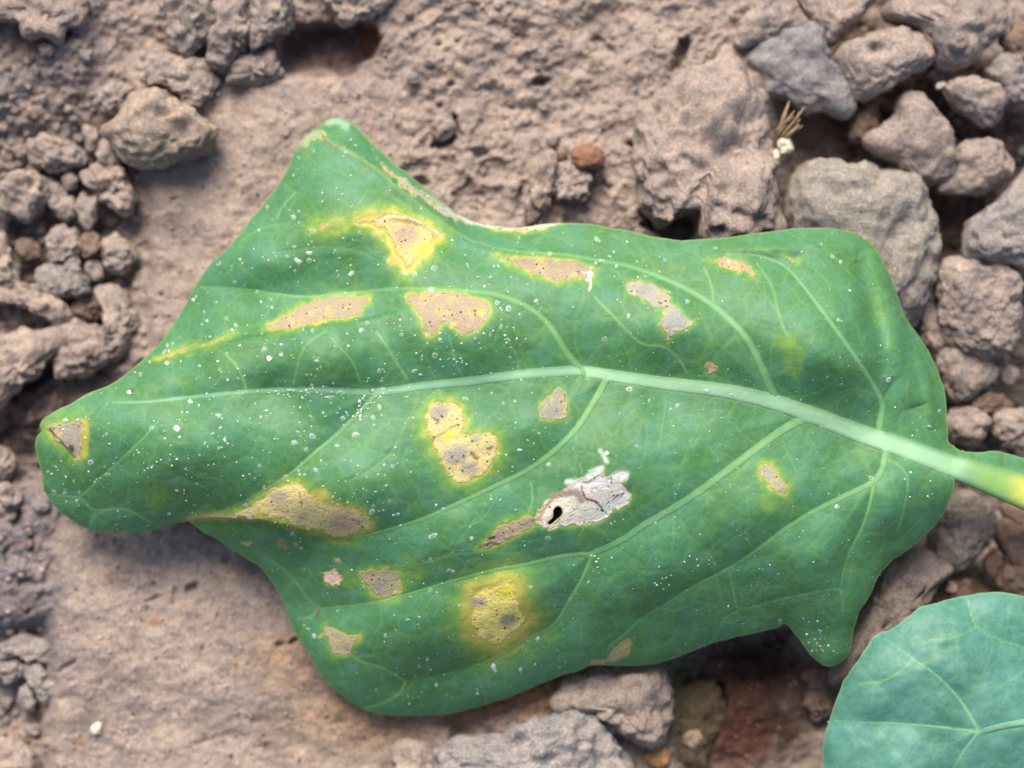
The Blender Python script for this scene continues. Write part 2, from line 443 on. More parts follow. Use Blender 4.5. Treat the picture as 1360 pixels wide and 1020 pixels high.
SEED = [0]
def clod_mesh(poly, h, lift, tint, name, mat, rough=1.0, dents=(), deep=False):
    SEED[0] += 1; sd = SEED[0] * 3.71
    P = np.asarray(poly, float)
    C = catmull(P, 5)
    a = 0.5 * np.sum(C[:, 0] * np.roll(C[:, 1], -1) - np.roll(C[:, 0], -1) * C[:, 1])
    k = C[:, 0] * np.roll(C[:, 1], -1) - np.roll(C[:, 0], -1) * C[:, 1]
    cx = np.sum((C[:, 0] + np.roll(C[:, 0], -1)) * k) / (6 * a); cy = np.sum((C[:, 1] + np.roll(C[:, 1], -1)) * k) / (6 * a)
    size = math.sqrt(abs(a))
    if h is None: h = 0.46 * size
    th = np.arctan2(C[:, 1] - cy, C[:, 0] - cx); rr = np.hypot(C[:, 0] - cx, C[:, 1] - cy)
    o = np.argsort(th); th, rr = th[o], rr[o]
    th = np.concatenate([th - 2 * math.pi, th, th + 2 * math.pi]); rr = np.tile(rr, 3)
    V, F = ico(6 if size > 110 else 5 if size > 34 else 4 if size > 14 else 3)
    x, y, z = V.T
    s = np.hypot(x, y)
    e = 0.72
    R = np.interp(np.arctan2(y, x), th, rr)
    er = s ** e; ez = np.sign(z) * np.abs(z) ** 0.85
    px = x / np.maximum(s, 1e-6) * er * R; py = y / np.maximum(s, 1e-6) * er * R; pz = ez * h
    q = np.stack([px, py, pz], -1)
    # broken facets, lumps, grit
    nrm = np.stack([px / size, py / size, pz / max(h, 1) * 0.6], -1); nrm /= np.linalg.norm(nrm, axis=1)[:, None] + 1e-9
    f = q / size
    lump = fbm3(f * 1.9 + sd, 3, 0.55)
    cr = 1 - np.abs(fbm3(f * 3.1 + sd + 40, 3, 0.5)) * 2
    d = rough * size * (0.095 * lump + 0.05 * cr)
    am = min(1, size / 45) * rough
    d = d + am * (4.2 * fbm3(q / 21.0 + sd, 3, 0.6) + 2.6 * fbm3(q / 8.0 + sd, 3, 0.65) - 2.2 * np.clip(1 - np.abs(fbm3(q / 26.0 + sd + 9, 2)) * 5, 0, 1)) + 0.6 * fbm3(q / 3.0 + sd, 2)
    pit = np.clip(fbm3(q / 10.0 + sd + 70, 2) - 0.45, 0, 1)
    d = d - am * 9 * pit
    top = np.clip(nrm[:, 2], 0, 1)
    d = d * (0.7 + 0.3 * top)
    q = q + nrm * d[:, None]
    # slanted top so that each clod lies its own way
    rs = np.random.RandomState(SEED[0]); t = rs.uniform(-0.22, 0.22, 2)
    q[:, 2] += (q[:, 0] * t[0] + q[:, 1] * t[1]) * np.clip(q[:, 2] / h, 0, 1)
    for (dx, dy, r, dp) in dents:
        g = np.exp(-((q[:, 0] + cx - dx) ** 2 + (q[:, 1] + cy - dy) ** 2) / r ** 2) * (q[:, 2] > 0)
        q[:, 2] -= dp * g
    zc = (float(GROUND(cx, cy)) if deep else max(float(GROUND(cx, cy)), -26.0)) + (0.30 if lift is None else lift) * h
    X, Y, Z = q[:, 0] + cx, q[:, 1] + cy, q[:, 2] + zc
    kk = (H - zc) / (H - ZF) * U
    P3 = np.stack([(X - 680) * kk, -(Y - 510) * kk, Z * U], -1)
    loc = W(cx, cy, zc - h)
    tv = np.ones((len(P3), 3)) * np.array(tint)
    return mesh_obj(name, P3, F[:, ::-1].copy(), mat, loc=loc, attrs={"tint": tv})

G_UL, G_L, G_R, G_B = "soil clods above the leaf's left lobe", "clods along the left edge", "clods piled at the upper right", "clods below the leaf"
CLODS = [
 # polygon, half height, lift, colour, label, dents
 ([(-25,-20),(60,-20),(112,-10),(115,20),(108,34),(90,38),(80,55),(60,48),(35,42),(25,32),(0,30),(-25,30)], 26, .5, TAN, "flat tan slab of soil in the top left corner", G_UL, [(34,4,7,8)]),
 ([(217,-5),(220,45),(235,68),(262,62),(280,45),(290,20),(285,-8)], 30, .4, GREY, "pale clod with a dark dimple, left lobe of the three-lobed lump at the top", G_UL, [(213+5,40,6,8),(262,20,9,14)]),
 ([(274,-10),(285,30),(275,70),(278,85),(300,95),(318,80),(330,55),(335,10),(325,-10)], 34, .45, GREY, "middle lobe of the three-lobed lump at the top, hanging lowest", G_UL, [(282,22,8,16)]),
 ([(325,-15),(332,50),(340,65),(365,50),(385,35),(388,10),(375,-12)], 30, .5, GREY, "right lobe of the three-lobed lump, bordering the dark brown recess", G_UL, []),
 ([(302,100),(312,88),(330,72),(345,65),(362,68),(372,85),(368,100),(345,108),(320,114),(308,110)], 20, .7, TAN, "smooth oval clod tucked under the three-lobed lump", G_UL, []),
 ([(142,175),(150,155),(170,135),(190,122),(215,118),(235,135),(262,152),(285,170),(286,185),(272,200),(245,212),(215,220),(195,222),(170,212),(155,195)], 44, .5, (0.345,.275,.22), "large pale rugged clod standing out to the left of the leaf's top lobe", G_UL, [(250,178,16,12)]),
 ([(195,118),(198,90),(215,75),(245,72),(275,85),(290,105),(285,120),(262,140),(240,130),(215,115)], 22, .4, GREY, "flat grey clod just above the large pale rugged clod", G_UL, []),
 ([(130,135),(135,115),(155,108),(178,118),(172,132),(155,150),(140,150)], 14, .4, GREY, "small faint clod off the upper left shoulder of the large pale rugged clod", G_UL, []),
 ([(432,-15),(440,15),(455,33),(475,30),(500,15),(522,-5),(520,-20)], 24, .6, TAN, "pinkish clod at the top edge pointing down into the brown recess", G_UL, []),
 # left edge
 ([(38,200),(42,188),(60,184),(85,188),(105,195),(118,212),(108,222),(88,222),(68,226),(48,218)], 20, .5, GREY, "long flat grey clod, highest of the crumbly heap at the left", G_L, []),
 ([(10,262),(15,235),(25,226),(55,232),(65,250),(62,270),(50,285),(38,295),(25,290)], 26, .5, TAN, "angular clod with a pale lower right edge near the left border", G_L, []),
 ([(133,210),(135,188),(150,186),(160,206),(159,226),(140,226)], 20, .7, TAN, "upright thumb-shaped clod below and left of the large pale rugged clod", G_L, []),
 ([(110,238),(122,220),(160,222),(172,242),(178,268),(165,288),(148,276),(130,262)], 25, .6, TAN, "pale clod pointing down, right under the thumb-shaped clod", G_L, []),
 ([(108,170),(120,165),(132,178),(130,200),(122,205),(112,190)], 13, .5, GREY, "narrow upright clod left of the thumb-shaped one", G_L, []),
 ([(83,240),(92,228),(103,235),(104,248),(92,252)], 9, .7, TAN, "little round clod under the long flat grey clod", G_L, []),
 ([(-15,265),(0,240),(10,255),(16,280),(10,290),(-15,295)], 18, .5, GREY, "clod cut by the left border beside the angular clod", G_L, []),
 ([(72,275),(85,262),(98,265),(102,285),(90,295),(78,290)], 13, .6, GREY, "small grey clod right of the angular clod's tip", G_L, []),
 ([(102,270),(110,255),(120,262),(132,264),(128,285),(120,305),(108,300)], 15, .5, GREY, "slim wedge-shaped clod in the middle of the left heap", G_L, []),
 ([(60,240),(75,242),(92,258),(80,280),(66,270)], 12, .3, BLUE, "bluish slanting clod leaning on the angular clod's right side", G_L, []),
 ([(65,330),(75,308),(95,300),(105,315),(103,335),(88,348),(70,345)], 20, .5, GREY, "rounded grey clod with a ridge, in the lower part of the left heap", G_L, []),
 ([(137,335),(140,320),(155,315),(175,325),(180,340),(172,355),(155,365),(142,355)], 20, .5, GREY, "round clod at the right rim of the left heap, on the smooth crust's edge", G_L, []),
 ([(112,355),(120,345),(132,350),(138,365),(128,372),(116,366)], 10, .5, GREY, "small clod with a black gap under it, left below the round rim clod", G_L, []),
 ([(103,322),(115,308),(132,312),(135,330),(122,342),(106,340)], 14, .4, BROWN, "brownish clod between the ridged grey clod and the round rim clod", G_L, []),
 ([(52,375),(60,355),(85,350),(100,345),(108,355),(122,385),(118,395),(95,395),(70,390)], 20, .5, BLUE, "blue-grey angular clod above the curled horseshoe-shaped lump", G_L, []),
 ([(-15,310),(5,310),(12,330),(20,350),(28,375),(20,385),(-15,380)], 24, .5, TAN, "tall pale clod on the left border above the dark hole", G_L, []),
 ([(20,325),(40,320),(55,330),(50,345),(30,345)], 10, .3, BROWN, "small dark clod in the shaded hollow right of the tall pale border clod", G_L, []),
 ([(125,385),(150,376),(172,400),(180,430),(175,450),(158,478),(135,472),(142,440),(138,410)], 25, .5, GREY, "right arm of the curled horseshoe-shaped lump beside the crust", G_L, []),
 ([(75,495),(78,455),(95,432),(125,430),(145,450),(142,482),(105,500)], 26, .5, TAN, "lower arm of the curled horseshoe-shaped lump", G_L, []),
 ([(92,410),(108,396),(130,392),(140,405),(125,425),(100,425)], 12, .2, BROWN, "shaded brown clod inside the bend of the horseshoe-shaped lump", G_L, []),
 ([(-20,380),(25,376),(60,385),(88,405),(94,425),(80,436),(52,418),(35,407),(0,404),(-20,404)], 22, .7, TAN, "pale clod roofing over the dark red-brown hole at the left border", G_L, []),
 ([(-20,448),(10,446),(40,440),(78,434),(82,458),(60,480),(40,500),(15,525),(-20,548)], 32, .6, TAN, "big pale clod under the dark hole, above the leaf's tip", G_L, []),
 ([(-12,600),(4,594),(18,608),(16,628),(-12,636)], 13, .4, GREY, "clod on the left border just left of the leaf's notched tip", G_L, []),
 ([(-10,650),(5,642),(25,650),(28,665),(10,680),(-10,680)], 13, .4, GREY, "clod on the left border below the leaf's tip", G_L, []),
 ([(0,858),(20,844),(52,848),(70,864),(66,882),(45,878),(25,870),(4,876)], 15, .5, BLUE, "flat blue-grey clod, topmost of the small heap at the lower left border", G_L, []),
 ([(-10,880),(15,872),(33,885),(30,900),(10,905),(-10,900)], 14, .5, GREY, "clod cut by the border in the lower left heap", G_L, []),
 ([(35,886),(45,878),(60,890),(74,912),(70,930),(58,935),(48,920),(38,905)], 14, .6, BLUE, "slanting oval clod at the right of the lower left heap", G_L, []),
 ([(25,925),(35,908),(48,930),(45,945),(32,945)], 9, .5, BLUE, "small finger of soil at the bottom of the lower left heap", G_L, []),
 ([(-10,990),(10,982),(35,990),(45,1010),(40,1035),(-10,1035)], 18, .6, TAN, "rounded speckled clod in the bottom left corner", G_L, []),
 # upper middle
 ([(845,235),(835,210),(860,165),(905,105),(950,78),(985,82),(1000,120),(1020,190),(1028,250),(1038,300),(1000,345),(940,350),(925,312),(925,285),(905,278),(890,296),(872,290),(850,265)], 62, .15, (0.345,.28,.24), "broad flat-topped slab of soil behind the leaf's upper edge, over a black gap", G_UL, [(905,180,22,8),(895,255,16,6),(975,255,26,7)]),
 ([(572,175),(580,157),(596,152),(604,165),(598,180),(580,188)], 13, .6, GREY, "grey pebble-like clod sunk in a black-rimmed pit above the leaf", G_UL, []),
 ([(704,255),(722,208),(738,212),(732,250),(722,288),(702,302),(698,280)], 18, .1, TAN, "narrow tan rib of soil left of the red-brown pebble", G_UL, []),
 ([(742,222),(758,215),(778,225),(784,245),(776,262),(758,272),(742,262)], 20, .3, GREY, "rounded clod directly under the red-brown pebble", G_UL, []),
 # upper right
 ([(972,60),(990,20),(1010,-10),(1055,-10),(1066,20),(1080,35),(1040,50),(1010,60),(985,68)], 24, .6, GREY, "dark grey clod at the top edge beside the broad slab", G_R, []),
 ([(1000,72),(1030,42),(1080,32),(1095,60),(1110,85),(1122,110),(1134,135),(1130,152),(1115,158),(1095,148),(1070,150),(1045,135),(1015,115),(998,92)], 34, .7, (0.295,.268,.258), "bluish-grey knobbly clod right above the straw scrap", G_R, [(1065,85,24,7)]),
 ([(1063,-10),(1068,15),(1080,35),(1102,60),(1120,42),(1150,15),(1158,-10)], 34, .9, TAN, "wedge-shaped clod pointing down from the top edge", G_R, []),
 ([(1112,72),(1140,52),(1190,40),(1220,45),(1235,65),(1237,82),(1220,95),(1180,115),(1150,130),(1130,125),(1118,100)], 40, 1.0, GREY, "block-shaped clod with a short dark slit in its top", G_R, [(1157,70,7,22)]),
 ([(1175,25),(1185,0),(1220,-12),(1300,-12),(1338,8),(1345,35),(1325,52),(1310,64),(1290,80),(1265,92),(1245,90),(1232,66),(1212,38)], 44, .6, GREY, "largest clod at the top right, with a pinhole and a pale fleck", G_R, [(1297,27,5,16)]),
 ([(1328,55),(1345,35),(1378,28),(1382,82),(1350,88)], 24, .6, BROWN, "reddish-grey clod on the right border near the top", G_R, []),
 ([(1255,112),(1275,102),(1300,105),(1325,118),(1335,140),(1325,160),(1305,168),(1285,155),(1262,135)], 28, 1.0, GREY, "round-nosed clod with a pale pink fleck at its left end", G_R, []),
 ([(1305,95),(1335,72),(1382,85),(1382,132),(1345,142),(1325,116)], 24, .6, BLUE, "bluish clod on the right border behind the round-nosed clod", G_R, []),
 ([(1148,182),(1185,155),(1192,130),(1215,120),(1240,150),(1265,185),(1268,215),(1255,240),(1225,246),(1205,232),(1185,215),(1160,205)], 38, .7, GREY, "long clod slanting down between the block-shaped clod and the tall boulder", G_R, []),
 ([(1262,225),(1270,200),(1285,190),(1315,185),(1335,205),(1345,225),(1330,245),(1300,258),(1260,258),(1245,250)], 32, .6, GREY, "dim clod with an olive tinge left of the bluish wedge on the right border", G_R, []),
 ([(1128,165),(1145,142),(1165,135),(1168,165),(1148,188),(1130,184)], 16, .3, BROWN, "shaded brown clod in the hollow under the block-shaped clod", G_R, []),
 ([(1045,250),(1055,228),(1080,212),(1120,222),(1170,230),(1210,240),(1225,270),(1240,310),(1246,345),(1240,385),(1205,440),(1120,400),(1065,330),(1042,290)], 62, .5, (0.315,.28,.24), "tall rounded boulder of soil above the leaf's right shoulder", G_R, [(1178,315,12,8),(1125,255,5,10),(1150,350,30,8)]),
 ([(1385,200),(1355,235),(1320,270),(1290,292),(1278,322),(1288,345),(1330,352),(1385,350)], 48, .8, BLUE, "big bluish wedge-shaped clod on the right border", G_R, []),
 ([(1245,357),(1275,342),(1310,345),(1345,360),(1352,390),(1349,430),(1335,462),(1305,476),(1270,462),(1248,430),(1243,395)], 48, .6, GREY, "squarish rough grey clod right of the leaf, under the bluish wedge", G_R, [(1305,375,16,7),(1295,440,20,8)]),
 ([(1245,475),(1265,458),(1300,470),(1322,490),(1312,512),(1290,530),(1265,532),(1250,512)], 26, .6, GREY, "clod under the squarish clod, close to the leaf's right edge", G_R, []),
 ([(1222,395),(1243,402),(1250,440),(1262,468),(1250,492),(1238,472),(1222,440)], 22, .3, TAN, "narrow tan clod squeezed between the leaf's edge and the squarish clod", G_R, []),
 ([(1254,566),(1265,545),(1290,540),(1312,560),(1300,590),(1270,588)], 18, .5, GREY, "flat clod just above the leaf stalk", G_R, []),
 ([(1318,560),(1333,546),(1375,548),(1375,592),(1342,594),(1322,582)], 22, .8, GREY, "pale clod on the right border above the leaf stalk", G_R, []),
 ([(1325,492),(1336,482),(1350,490),(1350,505),(1335,510)], 12, .5, GREY, "small round clod in the black hollow on the right", G_R, []),
 ([(1288,532),(1318,522),(1348,538),(1322,552),(1296,547)], 13, .5, BROWN, "brownish sliver of clod in the gap above the pale border clod", G_R, []),
 # under the stalk
 ([(1235,735),(1240,690),(1260,660),(1285,652),(1308,668),(1318,690),(1313,716),(1292,742),(1264,758)], 40, .7, (0.27,.235,.20), "rounded grey-brown clod under the leaf stalk", G_R, []),
 ([(1150,812),(1172,755),(1205,728),(1238,735),(1262,757),(1240,778),(1232,802),(1192,832),(1152,864),(1122,905),(1100,900),(1122,850)], 40, .7, (0.27,.22,.185), "long brown clod between the big leaf and the blue-green leaf", G_R, []),
 ([(1306,746),(1314,734),(1327,738),(1333,755),(1323,767),(1311,762)], 14, .8, BROWN, "small ball of soil in a dark hollow below the stalk", G_R, []),
 ([(1322,715),(1330,690),(1350,698),(1382,722),(1382,800),(1345,800),(1320,775),(1336,745)], 26, .5, BROWN, "brown clod on the right border above the blue-green leaf", G_R, []),
 ([(1330,675),(1348,672),(1380,690),(1378,712),(1345,700)], 14, .5, BROWN, "small dark clod on the right border under the stalk", G_R, []),
 # bottom
 ([(578,1003),(612,990),(652,977),(702,962),(762,950),(785,966),(815,990),(842,1026),(850,1074),(720,1114),(600,1094),(580,1034)], 44, .45, (0.315,.285,.27), "big slate-grey clod at the bottom edge under the leaf", G_B, [(690,985,12,7),(740,1000,16,8),(622,1010,6,9)]),
 ([(735,925),(745,902),(775,890),(830,882),(870,880),(882,908),(892,940),(886,970),(872,992),(850,986),(830,976),(808,966),(785,946),(750,944)], 40, .5, (0.33,.27,.222), "pale speckled clod touching the leaf's lower edge", G_B, [(772,912,4,7),(795,936,4,6),(840,945,14,6)]),
 ([(522,1004),(540,985),(568,990),(580,1010),(578,1045),(530,1045)], 20, .4, TAN, "tan lump beside the left end of the slate-grey clod", G_B, []),
 ([(1066,898),(1085,884),(1110,890),(1117,908),(1095,919),(1075,912)], 13, .6, BROWN, "small brown clod under the leaf's pointed lobe", G_B, []),
 ([(1070,925),(1098,918),(1108,935),(1100,955),(1085,957),(1072,942)], 15, .6, BROWN, "reddish clod beside the blue-green leaf's left edge", G_B, []),
 ([(856,1003),(870,992),(888,1000),(886,1016),(865,1018)], 13, .6, (0.42,.23,.11), "small amber-coloured lump under the pale speckled clod", G_B, []),
 ([(908,982),(918,968),(930,972),(930,984),(918,994)], 9, 1.0, (0.4,.31,.2), "small buff lump in the shade right of the amber one", G_B, []),
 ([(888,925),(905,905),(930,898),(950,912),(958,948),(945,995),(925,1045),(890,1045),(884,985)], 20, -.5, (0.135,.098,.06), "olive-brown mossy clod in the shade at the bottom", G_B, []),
]
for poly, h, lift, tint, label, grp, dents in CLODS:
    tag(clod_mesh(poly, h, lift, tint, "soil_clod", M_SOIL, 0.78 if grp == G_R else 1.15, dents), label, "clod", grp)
peb = clod_mesh([(758,206),(765,196),(785,191),(800,199),(804,212),(796,222),(775,225),(762,217)], 17, .9, (0.29,.155,.10), "red_pebble", M_SOIL, .5)
tag(peb, "rounded red-brown pebble lying on the soil above the leaf", "pebble")

# pale bits
def grit(poly, h, lift, label):
    tag(clod_mesh(poly, h, lift, TAN, "pale_grit", M_PALE, 1.6), label, "grit")
grit([(121,968),(124,960),(131,958),(136,962),(133,970),(128,976),(123,973)], 4, .6, "white crumb on the smooth soil in the lower left")
grit([(1033,194),(1038,184),(1047,183),(1052,192),(1048,204),(1039,205)], 8, 7.5, "bright cream crumb under the straw scrap, larger of the two there")
grit([(1026,206),(1031,198),(1036,204),(1034,214),(1028,214)], 6, 9.5, "small cream crumb just left of the brighter one under the straw scrap")
grit([(1242,117),(1246,111),(1254,109),(1256,113),(1250,118)], 5, 6.0, "pinkish fleck at the left end of the round-nosed clod")
grit([(1259,22),(1263,18),(1268,20),(1267,25),(1262,27)], 4, 16.5, "pale fleck on the largest clod at the top right")

# straw scrap: a frayed bundle of fibres
def straw():
    rs = random.Random(5); V = []; F = []
    base, tip = (1030, 186), (1060, 143)
    for k in range(11):
        o = (k - 5) * 1.9
        p0 = np.array([base[0] + o * 0.75 + 6, base[1] + o * 0.55 - 4, 34 + rs.uniform(-3, 3)])
        p1 = np.array([tip[0] + o * 1.0 + rs.uniform(-5, 5), tip[1] + o * 1.0 + rs.uniform(-12, 20), 46 + rs.uniform(-4, 6)])
        n = 8; w0 = rs.uniform(1.2, 3.4)
        st = len(V)
        for i in range(n + 1):
            t = i / n; c = p0 * (1 - t) + p1 * t; c[2] += 8 * math.sin(math.pi * t)
            c[0] += 3 * math.sin(2.2 * t + k)
            w = w0 * (1 - 0.75 * t) + 0.25
            for (sx, sz) in ((-1, 0), (0, .6), (1, 0), (0, -.6)):
                V.append(W(c[0] + sx * w * 0.8, c[1] + sx * w * 0.6, c[2] + sz * w))
        for i in range(n):
            for j in range(4):
                a = st + i * 4 + j; b = st + i * 4 + (j + 1) % 4
                F.append((a, b, b + 4, a + 4))
        F.append((st, st + 3, st + 2, st + 1)); F.append((st + n * 4, st + n * 4 + 1, st + n * 4 + 2, st + n * 4 + 3))
    tag(mesh_obj("straw_scrap", np.array(V), F, M_STRAW, loc=W(1045, 165, 34)), "frayed scrap of dry straw stuck between the slab and the bluish clod", "straw")
straw()

# crumbs
rs = np.random.RandomState(21)
BIG = [catmull(c[0], 2) for c in CLODS]
placed = []
REG = [(0, 130, 185, 400, 46, "loose crumb among the stacked clods at the left edge"), (0, 60, 130, 200, 14, "loose crumb on the rough soil under the top left slab"), (0, 835, 62, 1000, 14, "loose crumb in the dark hollow at the lower left border"),
       (1255, 470, 1360, 610, 16, "loose crumb in the gaps between the leaf's right edge and the right border"), (1235, 640, 1360, 790, 10, "loose crumb in the hollow under the leaf stalk"), (1130, 90, 1360, 260, 14, "loose crumb in the dark gaps of the upper right clod pile"),
       (540, 10, 840, 290, 16, "loose crumb on the pale crust above the middle of the leaf"), (190, 75, 300, 130, 5, "loose crumb beside the flat grey clod at the upper left"), (0, 640, 60, 840, 9, "loose crumb on the grey crust below the leaf's tip, by the left border")]
for (x0, y0, x1, y1, cnt, rl) in REG:
    tries = 0; got = 0
    while got < cnt and tries < 800:
        tries += 1
        x, y = rs.uniform(x0, x1), rs.uniform(y0, y1); r = 4.0 + 7.5 * rs.rand() ** 1.8
        if any(math.hypot(x - a, y - b) < r + c + 1 for a, b, c in placed): continue
        if any(sdf(B, np.array([x]), np.array([y]))[0][0] < r * 0.35 for B in BIG): continue
        placed.append((x, y, r)); got += 1
        n = rs.randint(6, 9); a0 = rs.rand() * 6
        poly = [(x + r * rs.uniform(.7, 1.2) * math.cos(a0 + k * 2 * math.pi / n), y + r * rs.uniform(.65, 1.1) * math.sin(a0 + k * 2 * math.pi / n)) for k in range(n)]
        tt = [TAN, GREY, GREY, BLUE, BROWN][rs.randint(5)]
        tag(clod_mesh(poly, r * .75, .5, tt, "soil_crumb", M_SOIL, 1.1, (), True), rl, "crumb", rl.replace("loose crumb", "loose crumbs"))

# fine grains: nobody could count them
def grains(n=9000):
    V0, F0 = ico(1)
    x = rs.uniform(-60, 1420, n); y = rs.uniform(-60, 1080, n)
    r = 0.7 + 2.8 * rs.rand(n) ** 4
    z = GROUND(x, y) + r * 0.3
    A = W(x, y, z)
    sc_ = rs.uniform(.6, 1.3, (n, 1, 3)) * r[:, None, None] * U
    V = (A[:, None, :] + V0[None] * sc_).reshape(-1, 3)
    F = (F0[None] + (np.arange(n) * len(V0))[:, None, None]).reshape(-1, 3)
    c = np.array([TAN, GREY, (.5, .42, .35), BROWN])[rs.randint(0, 4, n)]
    o = mesh_obj("soil_grains", V, F, M_SOIL, attrs={"tint": np.repeat(c, len(V0), 0)})
    tag(o, "fine grains of dry soil strewn over the crust", "soil", kind='stuff')
grains()

# ------------------------------------------------------------------ leaves
GREENV, PALEV = (0.17, 0.36, 0.13), (0.30, 0.52, 0.30)

def build_leaf(name, mat, outline, hole, ctrl, veins, tert, spots, h, label, cat, groove=9.0, corners=3, deco=None, marks=()):
    out = catmull(outline, corners)
    nd = np.stack([fbm2(out[:, 0], out[:, 1], 22, 3, 91.0), fbm2(out[:, 0], out[:, 1], 22, 3, 93.0)], -1); out = out + 1.5 * nd
    x0, y0 = out.min(0) - 12; x1, y1 = out.max(0) + 12
    xs = np.arange(x0, x1, h); ys = np.arange(y0, y1, h)
    X, Y = np.meshgrid(xs, ys)
    SD, NX, NY = sdf(out, X, Y)
    EDGE = SD.copy()
    if hole is not None:
        hp = catmull(hole, 3); s2, a2, b2 = sdf(hp, X, Y); s2 = -s2
        m = s2 > SD
        SD = np.where(m, s2, SD); NX = np.where(m, a2, NX); NY = np.where(m, b2, NY)
    Z = rbf(ctrl, X, Y); Z = 130 + (Z - 130) * 1.22
    # vein fields
    VEIN = np.zeros(X.shape); VC = np.ones(X.shape + (3,)) * np.array(GREENV); gro = np.full(X.shape, 1e9)
    dense = []
    for (pts, w0, w1, c, stg, geo) in veins:
        L = catmull(pts, 5, False); dense.append(L)
        d, t = line_dist(L, X, Y)
        w = w0 + (w1 - w0) * t
        vv = stg * np.exp(-(d / (w * 0.46)) ** 2) * (1 - 0.5 * t * (stg < 1))
        m = (vv > VEIN)[..., None]
        VC = np.where(m, np.array(c), VC); VEIN = np.maximum(VEIN, vv)
        gro = np.minimum(gro, (d - w * 0.3) / (0.6 + 0.09 * w))
    for (pts, w, stg) in tert:
        L = catmull(pts, 4, False)
        d, t = line_dist(L, X, Y)
        vv = min(1, stg * 1.35) * np.exp(-(d / w) ** 2)
        m = (vv > VEIN)[..., None]
        VC = np.where(m, np.array(GREENV), VC); VEIN = np.maximum(VEIN, vv)
        gro = np.minimum(gro, d / 0.6 + 34)
    Z = Z + groove * (1 - np.exp(-np.maximum(gro, 0) / 26.0)) + 2.6 * fbm2(X, Y, 66, 2, 21.0) + 0.7 * fbm2(X, Y, 20, 2, 23.0)
    # curl at the very edge
    Z = Z - 7 * np.exp(np.minimum(EDGE, 0) / 9.0)
    if deco: Z = Z + deco(X, Y)
    # spots
    NEC = np.zeros(X.shape); HALO = np.zeros(X.shape); LES = np.ones(X.shape + (3,)) * 0.3; LID = np.full(X.shape, -1)
    wn_ = 4.0 * fbm2(X, Y, 14, 3, 31.0) + 1.5 * fbm2(X, Y, 4.5, 2, 33.0)
    LW = np.full(X.shape, 1e9)
    for i, sp in enumerate(spots):
        P = catmull(sp['p'], 4)
        hw = sp.get('halo', 10)
        bx = (X > P[:, 0].min() - 60) & (X < P[:, 0].max() + 60) & (Y > P[:, 1].min() - 60) & (Y < P[:, 1].max() + 60)
        jj = np.nonzero(bx.any(1))[0]; ii = np.nonzero(bx.any(0))[0]
        s = np.s_[jj[0]:jj[-1] + 1, ii[0]:ii[-1] + 1]
        d = sdf(P, X[s], Y[s])[0]; dd = d + wn_[s]
        if sp.get('n', 1) > 0:
            NEC[s] = np.maximum(NEC[s], sp.get('n', 1) * sstep(2.0 + sp.get('soft', 4.5) * .4, -2.0 - sp.get('soft', 4.5), dd))
            m = d < LW[s]
            LES[s] = np.where(m[..., None], np.array(sp['c']), LES[s]); LW[s] = np.where(m, d, LW[s])
        HALO[s] = np.maximum(HALO[s], sp.get('y', .8) * np.where(dd < 0, 1, np.exp(-(np.maximum(dd, 0) / hw) ** 1.3)))
        Z[s] = Z[s] - sp.get('sink', 1.2) * sstep(3, -5, d)
        LID[s] = np.where(d < 1.5, i, LID[s])
    MARK = np.zeros(X.shape); MC = np.ones(X.shape + (3,)) * 0.1
    for (pts, w, c, a) in marks:
        P = np.asarray(pts, float)
        jj = np.nonzero((ys > P[:, 1].min() - 30) & (ys < P[:, 1].max() + 30))[0]; ii = np.nonzero((xs > P[:, 0].min() - 30) & (xs < P[:, 0].max() + 30))[0]
        s = np.s_[jj[0]:jj[-1] + 1, ii[0]:ii[-1] + 1]
        d, t = line_dist(catmull(pts, 4, False), X[s] + 0.5 * wn_[s], Y[s] + 0.5 * wn_[s].copy()[::-1])
        v = a * np.exp(-(d / (w * 1.25)) ** 2)
        m = v > MARK[s]
        MC[s] = np.where((v > 0.08)[..., None] & m[..., None], np.array(c), MC[s]); MARK[s] = np.maximum(MARK[s], v)
    RIM = np.exp(np.minimum(SD, 0) / 2.2)
    FZ = Field(x0, y0, h, Z)
    flds = {k: Field(x0, y0, h, A) for k, A in dict(vein=VEIN, veincol=VC, mark=MARK, markcol=MC, nec=NEC, halo=HALO, lesion=LES, rim=RIM).items()}
    # faces
    ins = SD < 0
    cell = ins[:-1, :-1] | ins[1:, :-1] | ins[:-1, 1:] | ins[1:, 1:]
    ny, nx = X.shape
    ids = np.arange(nx * ny).reshape(ny, nx)
    Q = np.stack([ids[1:, :-1], ids[1:, 1:], ids[:-1, 1:], ids[:-1, :-1]], -1)[cell]
    fl = LID[:-1, :-1][cell]
    PX = np.where(ins, X, NX).ravel(); PY = np.where(ins, Y, NY).ravel()
    used = np.unique(Q)
    remap = np.full(nx * ny, -1); remap[used] = np.arange(len(used)); Q = remap[Q]
    PX, PY = PX[used], PY[used]; PZ = FZ(PX, PY)
    A = {k: f(PX, PY) for k, f in flds.items()}
    orig = W(PX, PY, PZ)
    # vertex normals of the whole sheet
    def fnorm(V, F):
        return np.cross(V[F[:, 2]] - V[F[:, 0]], V[F[:, 3]] - V[F[:, 1]])
    fn = fnorm(orig, Q); N = np.zeros_like(orig)
    for k in range(4): np.add.at(N, Q[:, k], fn)
    N /= np.linalg.norm(N, axis=1)[:, None] + 1e-20
    # boundary edges
    E = np.concatenate([Q[:, [k, (k + 1) % 4]] for k in range(4)])
    key = E.min(1) * len(used) + E.max(1)
    u, inv, cn = np.unique(key, return_inverse=True, return_counts=True)
    BE = E[cn[inv] == 1]
    TH = 3.0 * U
    bot = orig - N * TH
    nV = len(used)
    root = bpy.data.objects.new(name, None); col.objects.link(root)
